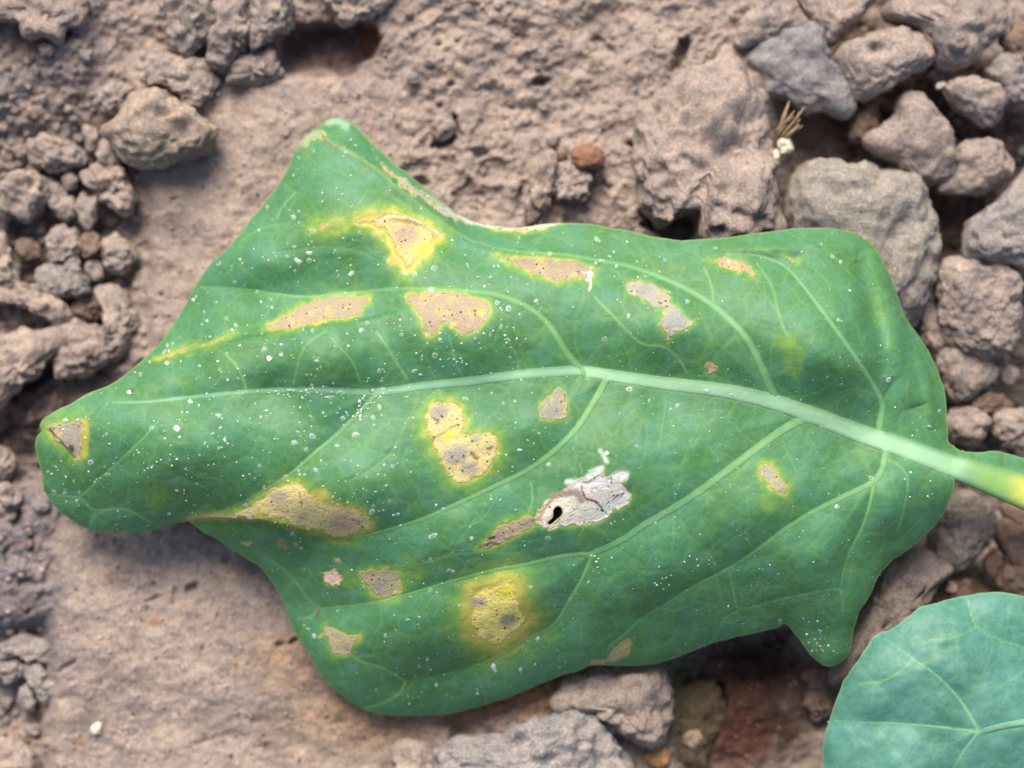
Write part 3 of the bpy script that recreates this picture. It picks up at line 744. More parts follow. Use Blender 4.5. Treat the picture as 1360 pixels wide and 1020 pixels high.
    root.location = tuple(W(0.5 * (x0 + x1), 0.5 * (y0 + y1), 60)); root.empty_display_size = 0.01
    tag(root, label, cat)
    R0 = np.array(root.location)
    # blade: live top faces, whole underside, edge strip
    top = Q[fl < 0]
    V = np.concatenate([orig, bot, orig[BE].reshape(-1, 3), bot[BE].reshape(-1, 3)])
    nb = len(BE); eb = np.arange(nb) * 2
    strip = np.stack([2 * nV + eb + 1, 2 * nV + eb, 2 * nV + 2 * nb + eb, 2 * nV + 2 * nb + eb + 1], -1)
    tdir = orig[BE[:, 1]] - orig[BE[:, 0]]
    on = np.cross(tdir, N[BE[:, 0]]); on /= np.linalg.norm(on, axis=1)[:, None] + 1e-20
    on = np.repeat(on, 2, 0)
    NN = np.concatenate([N, -N, on, on])
    F = np.concatenate([top, Q[:, ::-1] + nV, strip])
    usedv = np.unique(F); rm = np.full(len(V), -1); rm[usedv] = np.arange(len(usedv))
    def stack(a): return np.concatenate([a, a, a[BE].reshape((-1,) + a.shape[1:]), a[BE].reshape((-1,) + a.shape[1:])])
    mesh_obj("leaf_blade", V[usedv] - R0, rm[F], mat, root, attrs={k: stack(a)[usedv] for k, a in A.items()}, normals=NN[usedv])
    for i, sp in enumerate(spots):
        f = Q[fl == i]
        if len(f) == 0: continue
        uv = np.unique(f); r2 = np.full(nV, -1); r2[uv] = np.arange(len(uv))
        c = orig[uv].mean(0)
        o = mesh_obj("leaf_spot", orig[uv] - c, r2[f], mat, root, attrs={k: a[uv] for k, a in A.items()}, normals=N[uv])
        o.location = tuple(c - R0)
        if sp.get('l'): o['label'] = sp['l']
    # raised veins: closed tubes that hug the blade
    for (pts, w0, w1, c, stg, geo), L in zip(veins, dense):
        if not geo: continue
        nm, ht, hb = geo
        L = catmull(pts, 9, False)
        n = len(L); t = np.linspace(0, 1, n)
        T = np.gradient(L, axis=0); T /= np.linalg.norm(T, axis=1)[:, None] + 1e-9
        Nl = np.stack([-T[:, 1], T[:, 0]], -1)
        w = (w0 + (w1 - w0) * t)
        K = 14; ang = np.arange(K) * 2 * math.pi / K
        ca, sa = np.cos(ang), np.sin(ang)
        wid = (w * 0.5)[:, None] * ca[None]
        vx = L[:, :1] + Nl[:, :1] * wid; vy = L[:, 1:] + Nl[:, 1:] * wid
        cs = (w / max(w0, w1))[:, None]
        hgt = np.where(sa[None] > 0, ht * cs * sa[None], hb * cs * sa[None]) - 0.45
        endf = np.clip(np.minimum(t * n / 3.0, (1 - t) * n / 5.0 + .15), 0, 1)[:, None]
        if nm == 'petiole' or nm == 'midrib': endf = np.clip((1 - t) * n / 5.0 + (1.0 if nm == 'petiole' else .1), 0, 1)[:, None]
        base = FZ(vx, vy)
        if nm == 'petiole':
            kz = sstep(1262, 1300, L[:, :1]); base = base * (1 - kz) + FZ(L[:, :1], L[:, 1:]) * kz
        vz = base + hgt * endf - 0.25 * (1 - endf)
        Vp = W(vx, vy, vz).reshape(-1, 3)
        i_, j_ = np.meshgrid(np.arange(n - 1), np.arange(K), indexing='ij')
        a = i_ * K + j_; b = i_ * K + (j_ + 1) % K
        Fv = np.stack([a, b, b + K, a + K], -1).reshape(-1, 4)
        if True: Fv = Fv[:, ::-1].copy()
        at = {k: f(vx.ravel(), vy.ravel()) for k, f in flds.items()}
        prof = stg * np.exp(-(np.abs(wid) / (w[:, None] * 0.46)) ** 2) * (1 - 0.5 * t[:, None] * (stg < 1))
        prof = np.where(sa[None] < -0.1, stg, prof)
        at['vein'] = np.maximum(at['vein'], prof.ravel())
        at['veincol'] = np.tile(np.array(c), (len(Vp), 1))
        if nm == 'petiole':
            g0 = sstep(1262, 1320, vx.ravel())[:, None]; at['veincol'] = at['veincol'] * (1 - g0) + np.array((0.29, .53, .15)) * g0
            g = sstep(1325, 1372, vx.ravel())[:, None]; at['veincol'] = at['veincol'] * (1 - g) + np.array((0.74, 0.70, 0.12)) * g  # bright yellow stalk end: sunlit patch put into the colour
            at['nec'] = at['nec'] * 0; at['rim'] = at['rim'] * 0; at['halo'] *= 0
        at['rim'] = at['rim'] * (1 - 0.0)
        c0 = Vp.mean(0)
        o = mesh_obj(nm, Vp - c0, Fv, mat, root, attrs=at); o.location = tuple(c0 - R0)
    return FZ, out, Field(x0, y0, h, NEC), Field(x0, y0, h, VEIN), root

OUT = [(1259,575),(1257,545),(1253,515),(1240,478),(1222,448),(1205,425),(1194,398),(1185,372),(1172,345),(1158,325),(1140,311),(1110,303),(1085,302),(1045,305),(1005,309),(965,315),(925,319),(895,318),(860,312),(825,305),(790,299),(745,295),(715,298),(690,302),(660,300),(640,297),(622,290),(600,278),(575,258),(553,240),(530,222),(510,205),(490,186),(475,172),(462,160),(448,156),(434,160),(415,174),(400,187),(396,196),(385,217),(375,238),(360,258),(343,280),(322,306),(300,332),(278,352),(262,375),(246,405),(232,430),(215,452),(195,473),(175,490),(160,503),(140,513),(115,524),(90,538),(70,548),(58,556),(54,566),(56,573),(49,579),(47,590),(49,605),(54,625),(57,640),(60,655),(75,676),(95,691),(120,703),(150,709),(180,708),(210,703),(238,695),(252,693),(268,705),(285,714),(305,727),(325,740),(343,752),(360,770),(372,790),(380,810),(390,835),(405,862),(420,885),(440,912),(465,932),(490,944),(520,950),(560,951),(600,947),(640,938),(680,925),(715,910),(745,898),(770,890),(790,884),(830,884),(870,882),(905,871),(940,856),(980,846),(1010,840),(1032,833),(1044,829),(1055,842),(1070,862),(1085,878),(1100,886),(1115,880),(1127,868),(1133,845),(1141,815),(1150,800),(1165,770),(1185,745),(1212,727),(1240,700),(1255,680),(1264,655),(1267,638),(1265,624),(1290,632),(1360,655),(1500,695),(1500,655),(1400,622),(1345,604),(1322,598),(1300,601),(1275,597),(1260,589)]
HOLE = [(740,672),(746,675),(747,684),(740,691),(731,698),(727,694),(734,687),(735,677)]
CTRL = [(1262,615,130),(1330,640,118),(1420,670,105),(1500,690,95),(1140,575,150),(1020,532,165),(880,509,172),(770,492,175),(620,507,178),(500,520,178),(360,519,172),(240,529,160),(150,534,148),(60,562,118),
 (1259,575,122),(1240,478,100),(1194,398,92),(1140,311,80),(1045,305,102),(925,319,118),(860,312,112),(745,295,104),(640,297,92),(575,258,90),(510,205,80),(448,156,66),(396,196,74),(343,280,80),(262,375,75),(195,473,84),
 (1120,400,168),(1150,480,172),(1060,380,162),(1185,480,140),(960,450,188),(900,380,160),(850,430,185),(700,330,136),(800,345,140),(750,400,175),(650,430,190),(550,430,188),(450,450,186),(600,350,150),(560,320,138),(500,270,128),(440,230,112),(480,250,122),(420,300,124),(350,350,118),(330,420,112),(400,405,122),(470,398,140),(520,395,160),(250,455,96),(340,458,168),(400,450,180),(280,475,160),(210,490,134),
 (150,620,140),(56,600,112),(60,655,98),(120,700,92),(180,705,100),(245,690,118),(200,640,150),(300,620,170),(400,570,182),(350,676,162),(430,692,170),(490,702,174),(420,722,134),(340,706,128),(300,716,98),(380,760,92),(270,702,110),(450,740,132),(500,740,152),(420,830,84),(390,835,70),(440,912,62),(520,950,56),(600,947,58),(480,850,112),(600,850,125),(560,780,150),(650,700,178),(560,620,186),(700,580,188),(800,600,190),(800,700,175),(700,800,145),(700,905,76),(830,884,80),(800,820,130),(905,871,88),(900,780,150),(1000,650,180),(1000,750,155),(1044,828,108),(1100,886,92),(1090,800,135),(1133,845,100),(1185,745,120),(1267,635,142),(1240,700,122),(1150,680,160),(1200,640,160),(1225,625,152)]
VEINS = [
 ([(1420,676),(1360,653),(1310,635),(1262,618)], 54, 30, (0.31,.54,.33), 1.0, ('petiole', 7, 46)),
 ([(1262,618),(1200,595),(1140,575),(1080,552),(1020,532),(960,519),(880,509),(800,497),(770,492)], 30, 15, (0.31,.54,.33), 1.0, ('midrib', 2.6, 24)),
 ([(774,492),(700,497),(620,507),(560,513),(500,521),(430,519),(360,519),(300,523),(240,529),(190,534),(150,534)], 16, 4.5, (0.27,.50,.31), .9, ('midrib', 1.4, 14)),
 ([(780,500),(767,486),(750,465),(735,440),(715,418),(690,402),(660,391),(620,386),(570,384),(530,384),(480,388)], 11.7, 6.3, (0.17,.36,.14), .95, ('side_vein', 1.51, 8)),
 ([(480,388),(430,393),(395,394),(330,385),(285,382),(262,382)], 5.46, 3.6, GREENV, .8, ('side_vein', 0.76, 4)),
 ([(1032,534),(1023,516),(1012,490),(995,455),(970,425),(940,400),(905,380),(870,365),(830,352),(790,345),(750,338),(700,335),(655,328),(618,316)], 13.26, 3.6, (0.18,.38,.17), .95, ('side_vein', 1.51, 8)),
 ([(1166,580),(1169,560),(1172,540),(1165,520),(1140,480),(1105,430),(1075,390),(1050,360),(1030,347),(1000,338),(965,337)], 10.92, 3.6, (0.18,.40,.18), .9, ('side_vein', 1.26, 7)),
 ([(1172,535),(1180,520),(1188,505)], 5.46, 2.7, GREENV, .7, ('side_vein', 0.50, 3)),
 ([(808,500),(798,518),(785,540),(765,570),(735,600),(700,625),(660,645),(610,668),(560,690),(500,708),(462,717),(420,715)], 10.92, 4.5, (0.18,.38,.14), .95, ('side_vein', 1.43, 8)),
 ([(508,516),(498,526),(480,545),(450,575),(420,600),(385,630),(345,655),(310,673),(280,683),(250,690)], 8.58, 3.6, (0.17,.37,.15), .9, ('side_vein', 1.09, 6)),
 ([(1078,553),(1052,564),(1020,585),(980,615),(940,645),(900,672),(860,695),(830,715),(805,728),(785,735)], 13.26, 9, (0.18,.38,.16), .95, ('side_vein', 1.51, 8)),
 ([(785,735),(740,740),(700,750),(660,757),(600,772),(540,790),(500,800),(450,806),(425,808)], 7.02, 3.6, (0.17,.37,.13), .9, ('side_vein', 1.01, 6)),
 ([(787,735),(775,765),(755,800),(735,830),(700,850),(660,873),(620,888),(575,900),(538,905)], 6.24, 3.6, (0.17,.37,.13), .9, ('side_vein', 0.92, 5)),
 ([(1182,590),(1176,605),(1172,622),(1160,640),(1120,660),(1080,680),(1040,705),(1000,735),(960,760),(920,780),(880,805),(850,822)], 11.232, 4.68, (0.19,.39,.16), .95, ('side_vein', 1.18, 6)),
 ([(1160,642),(1155,670),(1145,700),(1130,730),(1120,760),(1117,782)], 5.46, 3.6, (0.19,.39,.16), .9, ('side_vein', 0.59, 4)),
]
TERT = [([(538,905),(510,888),(480,878),(455,862)], 2.2, .6), ([(538,905),(530,922),(505,935),(480,941)], 2.2, .6), ([(455,862),(470,872),(485,868)], 2, .5), ([(425,808),(408,795),(395,775),(375,755),(350,738)], 2.4, .45), ([(425,808),(410,820),(395,822)], 2.2, .5),
 ([(300,470),(318,492),(328,520)], 2, .6), ([(440,450),(468,480),(478,508)], 2, .5), ([(500,440),(520,470),(540,503)], 2, .6), ([(432,440),(405,460),(394,490),(390,510)], 1.8, .45), ([(596,445),(605,480),(614,500)], 1.8, .5),
 ([(790,395),(815,420),(850,455),(880,460),(900,475),(912,494)], 2.4, .55), ([(935,355),(945,380),(948,408)], 2.4, .5), ([(1005,350),(1025,380),(1035,420),(1045,445)], 2.4, .45), ([(1085,320),(1120,355),(1150,385),(1165,420)], 2.2, .3),
 ([(705,640),(707,665),(700,685)], 1.6, .6), ([(770,615),(776,640)], 1.4, .6), ([(875,595),(880,560),(885,530)], 1.8, .4), ([(970,762),(975,790),(985,808),(1040,795),(1090,785),(1117,782)], 2.2, .45), ([(985,808),(960,822)], 2, .4), ([(1117,782),(1120,810)], 2, .35),
 ([(1180,610),(1198,622),(1206,640),(1202,670),(1192,705)], 2.6, .45), ([(850,822),(830,842),(810,858)], 2.4, .45), ([(893,678),(895,710),(892,735)], 1.6, .35), ([(980,700),(1000,712)], 1.6, .3),
 ([(400,188),(428,182),(445,193),(470,206),(500,226),(522,245),(545,262),(570,282),(600,304),(630,322)], 2.2, .5), ([(392,255),(375,275),(368,290)], 1.8, .5), ([(560,350),(530,362),(480,335),(430,328),(370,335)], 2, .3), ([(385,295),(345,305),(320,320)], 2, .35),
 ([(60,657),(105,661),(125,677),(165,676),(200,694)], 1.8, .6), ([(120,697),(127,678)], 1.6, .5), ([(210,560),(190,582),(155,615),(128,640),(106,660)], 2.0, .5), ([(240,600),(262,625),(300,640)], 1.8, .3), ([(155,708),(200,698),(235,690)], 1.6, .4), ([(235,632),(275,648),(305,665)], 1.8, .35),
 ([(540,560),(520,600),(490,625),(460,640)], 1.8, .35), ([(660,660),(640,690),(610,700)], 1.8, .35), ([(668,650),(690,620),(660,610)], 1.6, .35), ([(560,745),(620,735),(690,735)], 1.8, .4), ([(500,752),(560,748),(612,734)], 1.8, .4), ([(612,734),(660,750)], 1.6, .4), ([(505,800),(505,830),(490,850)], 1.6, .35),
 ([(690,497),(685,470),(670,445)], 1.8, .4), ([(1085,440),(1065,480),(1070,520),(1050,545)], 1.6, .3), ([(900,535),(880,600),(860,640)], 1.6, .25), ([(640,830),(640,868)], 1.6, .3), ([(575,900),(590,925)], 1.6, .35), ([(1010,345),(1060,370),(1100,372)], 1.6, .25), ([(855,365),(835,330),(815,312)], 1.8, .35), ([(700,335),(720,315)], 1.8, .3)]
T1, T2, GRY, WHT, PNK = (0.43, .34, .22), (0.395, .325, .235), (0.36, .375, .33), (0.74, .71, .66), (0.92, .66, .54)
SPOTS = [
 dict(p=[(470,295),(495,284),(520,284),(555,294),(587,312),(574,324),(562,338),(548,356),(538,362),(530,345),(518,325),(505,305)], c=(0.66,.52,.22), halo=16, y=1.0, l="tan patch with a broad yellow margin on the leaf's upper lobe", soft=13),
 dict(p=[(352,437),(385,415),(410,402),(450,394),(490,394),(482,408),(470,420),(430,428),(390,436)], c=T2, halo=7, y=.8, l="long pinkish-tan patch along the fold"),
 dict(p=[(540,395),(560,388),(600,388),(640,398),(652,410),(645,425),(632,440),(615,445),(600,432),(590,430),(575,445),(565,442),(560,425),(548,410)], c=(0.42,.335,.24), halo=8, y=.85, l="two-lobed pinkish-tan patch with black dots"),
 dict(p=[(60,567),(85,562),(104,558),(112,566),(108,585),(108,600),(103,612),(94,600),(80,590)], c=(0.36,.33,.29), halo=12, y=.8, l="grey triangular patch at the leaf tip"),
 dict(p=[(345,660),(365,645),(390,640),(410,650),(430,665),(455,672),(470,672),(485,685),(497,697),(485,705),(465,715),(440,715),(420,708),(400,702),(370,692),(340,688),(300,688),(262,692),(250,694),(270,686),(310,682)], c=(0.72,.60,.28), halo=13, y=.85, l="largest tan and yellow patch, on the fold at the lower left", soft=10),
 dict(p=[(566,545),(580,534),(600,534),(613,542),(620,560),(618,575),(636,574),(655,576),(664,592),(660,610),(645,628),(622,642),(605,642),(590,625),(578,605),(570,585),(564,565)], c=(0.66,.57,.27), halo=17, y=.8, soft=8, l="cream and grey patch bordered yellow, just under the midrib"),
 dict(p=[(715,542),(728,525),(740,512),(750,520),(755,545),(750,555),(735,558),(720,555)], c=(0.32,.31,.27), halo=7, y=.6, l="small grey patch with dark dots below the midrib"),
 dict(p=[(637,728),(655,710),(665,697),(690,690),(710,686),(708,700),(695,706),(685,715),(665,722),(650,730)], c=T2, halo=9, y=.8),
 dict(p=[(708,686),(720,672),(735,658),(755,645),(770,635),(790,625),(800,622),(806,632),(825,626),(832,632),(828,645),(840,655),(835,668),(815,680),(800,692),(775,698),(745,701),(730,703),(712,698)], c=WHT, halo=6, y=.5, sink=2.0, l="pale papery patch with a hole torn through it"),
 dict(p=[(628,788),(640,778),(655,776),(668,770),(680,770),(688,785),(690,800),(702,822),(692,838),(678,850),(657,860),(640,850),(626,838),(624,812)], c=(0.92,.81,.22), halo=30, y=1.1, soft=14, l="yellow and buff mottled patch, lowest of the large patches"),
 dict(p=[(478,762),(500,757),(525,758),(535,770),(530,785),(515,796),(498,790),(485,778)], c=(0.40,.36,.25), halo=10, y=.8, soft=6),
 dict(p=[(426,758),(440,756),(453,760),(456,770),(450,776),(435,777),(428,768)], c=PNK, halo=3, y=.4, sink=2, l="small pinkish-white dead patch"),
 dict(p=[(432,827),(445,836),(460,842),(478,843),(472,855),(465,868),(450,870),(440,865),(434,850)], c=(0.45,.40,.25), halo=7, y=.7),
 dict(p=[(660,340),(700,342),(740,343),(770,350),(788,360),(785,372),(760,370),(740,375),(715,365),(690,355)], c=T2, halo=8, y=.8),
 dict(p=[(833,378),(850,372),(870,378),(885,390),(892,402),(880,412),(860,400),(840,392)], c=GRY, halo=5, y=.6),
 dict(p=[(880,410),(890,402),(905,412),(921,428),(910,440),(896,440),(888,456),(884,445),(877,430)], c=(0.33,.36,.33), halo=5, y=.6),
 dict(p=[(1010,622),(1022,617),(1032,630),(1047,642),(1045,655),(1032,655),(1020,645)], c=(0.42,.41,.27), halo=10, y=.8, soft=6),
 dict(p=[(940,345),(965,342),(990,350),(1004,363),(1000,370),(980,363),(960,355)], c=T1, halo=8, y=.5, n=.8),
 dict(p=[(1036,452),(1048,452),(1060,465),(1063,478),(1055,498),(1048,488),(1050,470)], c=T2, n=0, halo=12, y=.62, sink=0, l="yellow-green blotch near the right side vein"),
 dict(p=[(937,486),(945,480),(953,488),(948,500),(938,497)], c=T2, halo=5, y=.4),
 dict(p=[(806,871),(820,856),(834,850),(840,860),(830,872),(812,877)], c=(0.42,.38,.19), halo=4, y=.5),
 dict(p=[(776,886),(786,878),(800,875),(806,877),(796,884)], c=(0.42,.34,.22), halo=4, y=.4),
 dict(p=[(505,214),(530,230),(560,252),(590,275),(622,291),(640,297),(610,296),(585,283),(555,264),(530,245),(512,228)], c=(0.42,.43,.35), halo=5, y=.3, n=.85, l="bleached strip along the leaf's upper margin"),
 dict(p=[(640,298),(665,302),(690,303),(715,299),(745,296),(735,301),(712,306),(690,309),(660,306)], c=(0.56,.48,.38), halo=5, y=.7, l="dry whitish rim on the upper margin"),
 dict(p=[(205,477),(240,464),(275,453),(310,442),(300,450),(270,462),(235,472)], c=(0.44,.34,.14), halo=7, y=.6, n=.75, l="thin brown line in the fold"),
 dict(p=[(366,719),(374,715),(382,720),(381,729),(372,728)], c=(0.36,.19,.11), halo=3, y=.3),
 dict(p=[(384,721),(392,719),(399,724),(394,727)], c=(0.62,.44,.30), halo=3, y=.3),
 dict(p=[(438,739),(446,740),(454,745),(448,747)], c=(0.6,.38,.22), halo=3, y=.4),
 dict(p=[(320,720),(327,718),(333,721),(326,723)], c=(0.6,.45,.24), halo=3, y=.4),
 dict(p=[(1042,338),(1052,342),(1066,348),(1058,351),(1046,345)], c=(0.42,.36,.14), halo=4, y=.5, n=.8),
 dict(p=[(398,190),(412,178),(428,172),(432,182),(414,190),(402,198)], c=(0.36,.40,.25), halo=5, y=.3, n=.7),
]
# yellow without dead tissue
MARKS = [([(579.15,549),(586.85,547)], 8.25, (0.40,.37,.32), 0.85), ([(600.75,605),(611.25,603)], 11.25, (0.40,.37,.32), 0.8), ([(618.15,623),(625.85,621)], 8.25, (0.40,.37,.32), 0.75), ([(594.85,579),(601.15,577)], 6.75, (0.76,.64,.11), 0.8), ([(628.85,583),(635.15,581)], 6.75, (0.42,.45,.24), 0.7), ([(631.85,801),(638.15,799)], 6.75, (0.50,.42,.32), 0.85), ([(672.5,824),(679.5,822)], 7.5, (0.40,.38,.27), 0.85), ([(647.55,846),(652.45,844)], 5.25, (0.5,.43,.25), 0.6), ([(667.8,786),(676.2,784)], 9, (0.76,.68,.10), 0.85), ([(534.75,313),(545.25,311)], 11.25, (0.46,.36,.26), 0.85), ([(558.15,331),(565.85,329)], 8.25, (0.76,.64,.11), 0.8), ([(519.85,346),(526.15,344)], 6.75, (0.60,.46,.11), 0.8), ([(497.2,309),(502.8,307)], 6, (0.56,.48,.16), 0.6), ([(365.8,661),(374.2,659)], 9, (0.48,.42,.28), 0.8), ([(420.8,659),(429.2,657)], 9, (0.56,.50,.12), 0.75), ([(449.4,693),(460.6,691)], 12, (0.55,.41,.29), 0.8), ([(477.2,691),(482.8,689)], 6, (0.50,.46,.26), 0.7), ([(397.2,689),(402.8,687)], 6, (0.5,.38,.25), 0.6), ([(342.2,681),(347.8,679)], 6, (0.76,.64,.11), 0.6), ([(501.5,776),(508.5,774)], 7.5, (0.36,.34,.28), 0.85), ([(525.25,786),(528.75,784)], 3.75, (0.76,.64,.11), 0.6), ([(1017.9,631),(1022.1,629)], 4.5, (0.37,.39,.31), 0.85), ([(1036.42,651),(1039.58,649)], 3.375, (0.42,.38,.27), 0.8), ([(1029.12,637),(1030.88,635)], 1.875, (0.56,.45,.13), 0.7), ([(732.2,546),(737.8,544)], 6, (0.31,.31,.28), 0.7), ([(744.125,531),(745.875,529)], 1.875, (0.55,.46,.10), 0.8), ([(720.95,553),(723.05,551)], 2.25, (0.45,.44,.2), 0.6), ([(598.6,433),(601.4,431)], 3, (0.76,.64,.11), 0.6), ([(638.25,416),(641.75,414)], 3.75, (0.76,.64,.11), 0.75), ([(558.6,396),(561.4,394)], 3, (0.76,.64,.11), 0.5), ([(623.25,438),(626.75,436)], 3.75, (0.40,.38,.28), 0.7), ([(428.25,301),(431.75,299)], 3.75, (0.60,.42,.14), 0.7), ([(423.6,846),(426.4,844)], 3, (0.76,.64,.11), 0.5), ([(473.6,849),(476.4,847)], 3, (0.55,.46,.14), 0.7), ([(851.85,386),(858.15,384)], 6.75, (0.33,.36,.31), 0.8), ([(899.85,428),(906.15,426)], 6.75, (0.33,.38,.36), 0.85), ([(873.6,396),(876.4,394)], 3, (0.45,.38,.18), 0.7),
 ([(985,535),(1040,556),(1100,580),(1160,602),(1235,628)], 3.5, (0.20,.29,.075), .34), ([(800,508),(880,521),(960,532)], 2.0, (0.16,.27,.07), .3), ([(773,650),(780,663),(792,667),(800,676),(807,683)], 1.5, (0.06,.06,.035), .95), ([(806,668),(816,661),(828,655)], 1.2, (0.10,.09,.06), .85), ([(772,652),(775,642),(790,634),(800,629)], 1.1, (0.2,.17,.12), .8),
 ([(782,650),(800,643),(818,634),(828,632)], 6.5, (0.95,.92,.90), .85), ([(790,646),(805,640),(816,634)], 3.0, (0.45,.33,.27), .7), ([(800,672),(815,668),(830,660)], 7, (0.70,.76,.70), .75), ([(775,680),(790,686),(800,680)], 7, (0.68,.71,.62), .75),
 ([(733,660),(748,656),(765,655),(772,664)], 4.5, (0.36,.28,.23), .75), ([(722,694),(724,682),(734,670),(744,668),(752,676),(750,688),(742,697),(730,702)], 2.4, (0.90,.78,.60), .85), ([(718,690),(722,676),(732,666)], 3, (0.42,.31,.22), .7), ([(755,640),(765,640),(770,645)], 5, (0.84,.88,.82), .75), ([(782,634),(790,627),(797,624)], 5, (0.84,.90,.84), .8),
 ([(637,727),(650,722),(664,724)], 2.0, (0.07,.055,.04), .6), ([(648,716),(656,712)], 1.6, (0.04,.03,.025), .8), ([(690,696),(705,692),(716,690)], 2.4, (0.30,.22,.15), .7), ([(797,598),(803,606),(806,614)], 3.0, (0.42,.60,.38), .85),
 ([(505,293),(520,288),(538,289),(556,296),(572,304),(586,313)], 1.6, (0.56,.55,.55), .75), ([(500,290),(520,284),(545,291),(570,303)], 1.0, (0.22,.17,.13), .6),
 ([(590,277),(610,288),(630,296),(650,300),(690,303),(715,300),(742,297)], 2.0, (0.60,.61,.60), .75), ([(560,255),(580,268),(598,281)], 4, (0.38,.46,.38), .6), ([(548,246),(560,257),(580,272)], 1.0, (0.20,.14,.09), .5),
 ([(396,197),(402,203),(412,206)], 1.5, (0.27,.19,.06), .7), ([(424,175),(430,184),(442,192),(455,196)], 1.3, (0.26,.17,.06), .8), ([(455,196),(480,209),(500,224),(520,240)], 1.5, (0.36,.40,.10), .6), ([(435,162),(448,160),(460,168)], 5, (0.30,.48,.34), .7), ([(402,190),(415,180),(425,177)], 5, (0.36,.46,.26), .7),
 ([(460,684),(472,692),(484,701)], 0.9, (0.16,.11,.07), .75), ([(398,652),(400,672)], 1.0, (0.25,.19,.05), .7), ([(575,588),(585,576),(608,564)], 1.0, (0.35,.26,.06), .8), ([(626,602),(630,606),(634,608)], 3.0, (0.26,.14,.06), .75), ([(648,597),(654,594)], 2.2, (0.24,.14,.09), .7), ([(575,553),(582,560)], 3.5, (0.10,.085,.07), .65),
 ([(66,570),(78,583),(90,596),(100,606)], 1.5, (0.07,.06,.05), .75), ([(93,594),(97,599)], 3.0, (0.07,.06,.05), .75), ([(112,560),(114,580),(112,605)], 5, (0.56,.47,.07), .6), ([(56,553),(75,543),(98,533),(125,520)], 2.2, (0.27,.27,.17), .6), ([(140,705),(155,707),(165,706)], 1.5, (0.35,.2,.08), .7),
 ([(100,598),(106,560)], .6, (0.3,.25,.2), .4), ([(173,523),(176,517)], 2.2, (0.11,.09,.08), .8), ([(488,516),(492,519)], 1.6, (.1,.08,.06), .7), ([(775,362),(785,368),(783,384)], 1.6, (0.62,.58,.50), .85), ([(424,811),(421,817)], 2.2, (0.20,.12,.06), .8),
 ([(640,330),(690,337),(740,341),(800,349)], 2.2, (0.13,.20,.10), .4), ([(250,690),(275,687),(300,686),(335,687)], 2.5, (0.47,.38,.20), .8), ([(210,476),(240,464),(262,456)], 1.2, (.50,.38,.14), .7), ([(1068,650),(1072,640)], .5, (.2,.3,.1), .3), ([(1085,860),(1088,868)], 4, (0.16,.24,.07), .6), ([(930,745),(945,730),(950,722)], 5, (0.20,.30,.13), .45), ([(1185,470),(1183,440),(1172,405)], 4, (0.10,.24,.05), .5), ([(655,884),(658,892)], 1.6, (0.7,.68,.72), .9)]
SPOTS += [dict(p=p, c=T1, n=0, halo=hw, y=y, sink=0) for p, hw, y in [
 ([(412,303),(430,292),(470,284),(510,274),(545,282),(500,292),(470,300),(440,312)], 14, .75), ([(575,590),(590,560),(612,566),(640,572),(630,600),(600,640),(585,615)], 14, .55), ([(640,775),(680,766),(692,785),(700,822),(685,852),(655,860),(635,840),(640,800)], 14, .8),
 ([(600,830),(615,835),(612,850),(600,848)], 12, .55), ([(1018,655),(1032,658),(1026,675),(1015,672)], 12, .55), ([(205,650),(225,655),(215,670),(200,665)], 18, .45), ([(70,552),(95,545),(115,552),(105,560),(75,562)], 9, .5), ([(540,745),(535,765),(545,775),(560,760)], 12, .5), ([(455,762),(470,765),(472,775),(458,774)], 8, .6), ([(880,395),(890,400),(886,408)], 6, .5), ([(1160,395),(1172,400),(1170,425),(1162,420)], 10, .35)]]

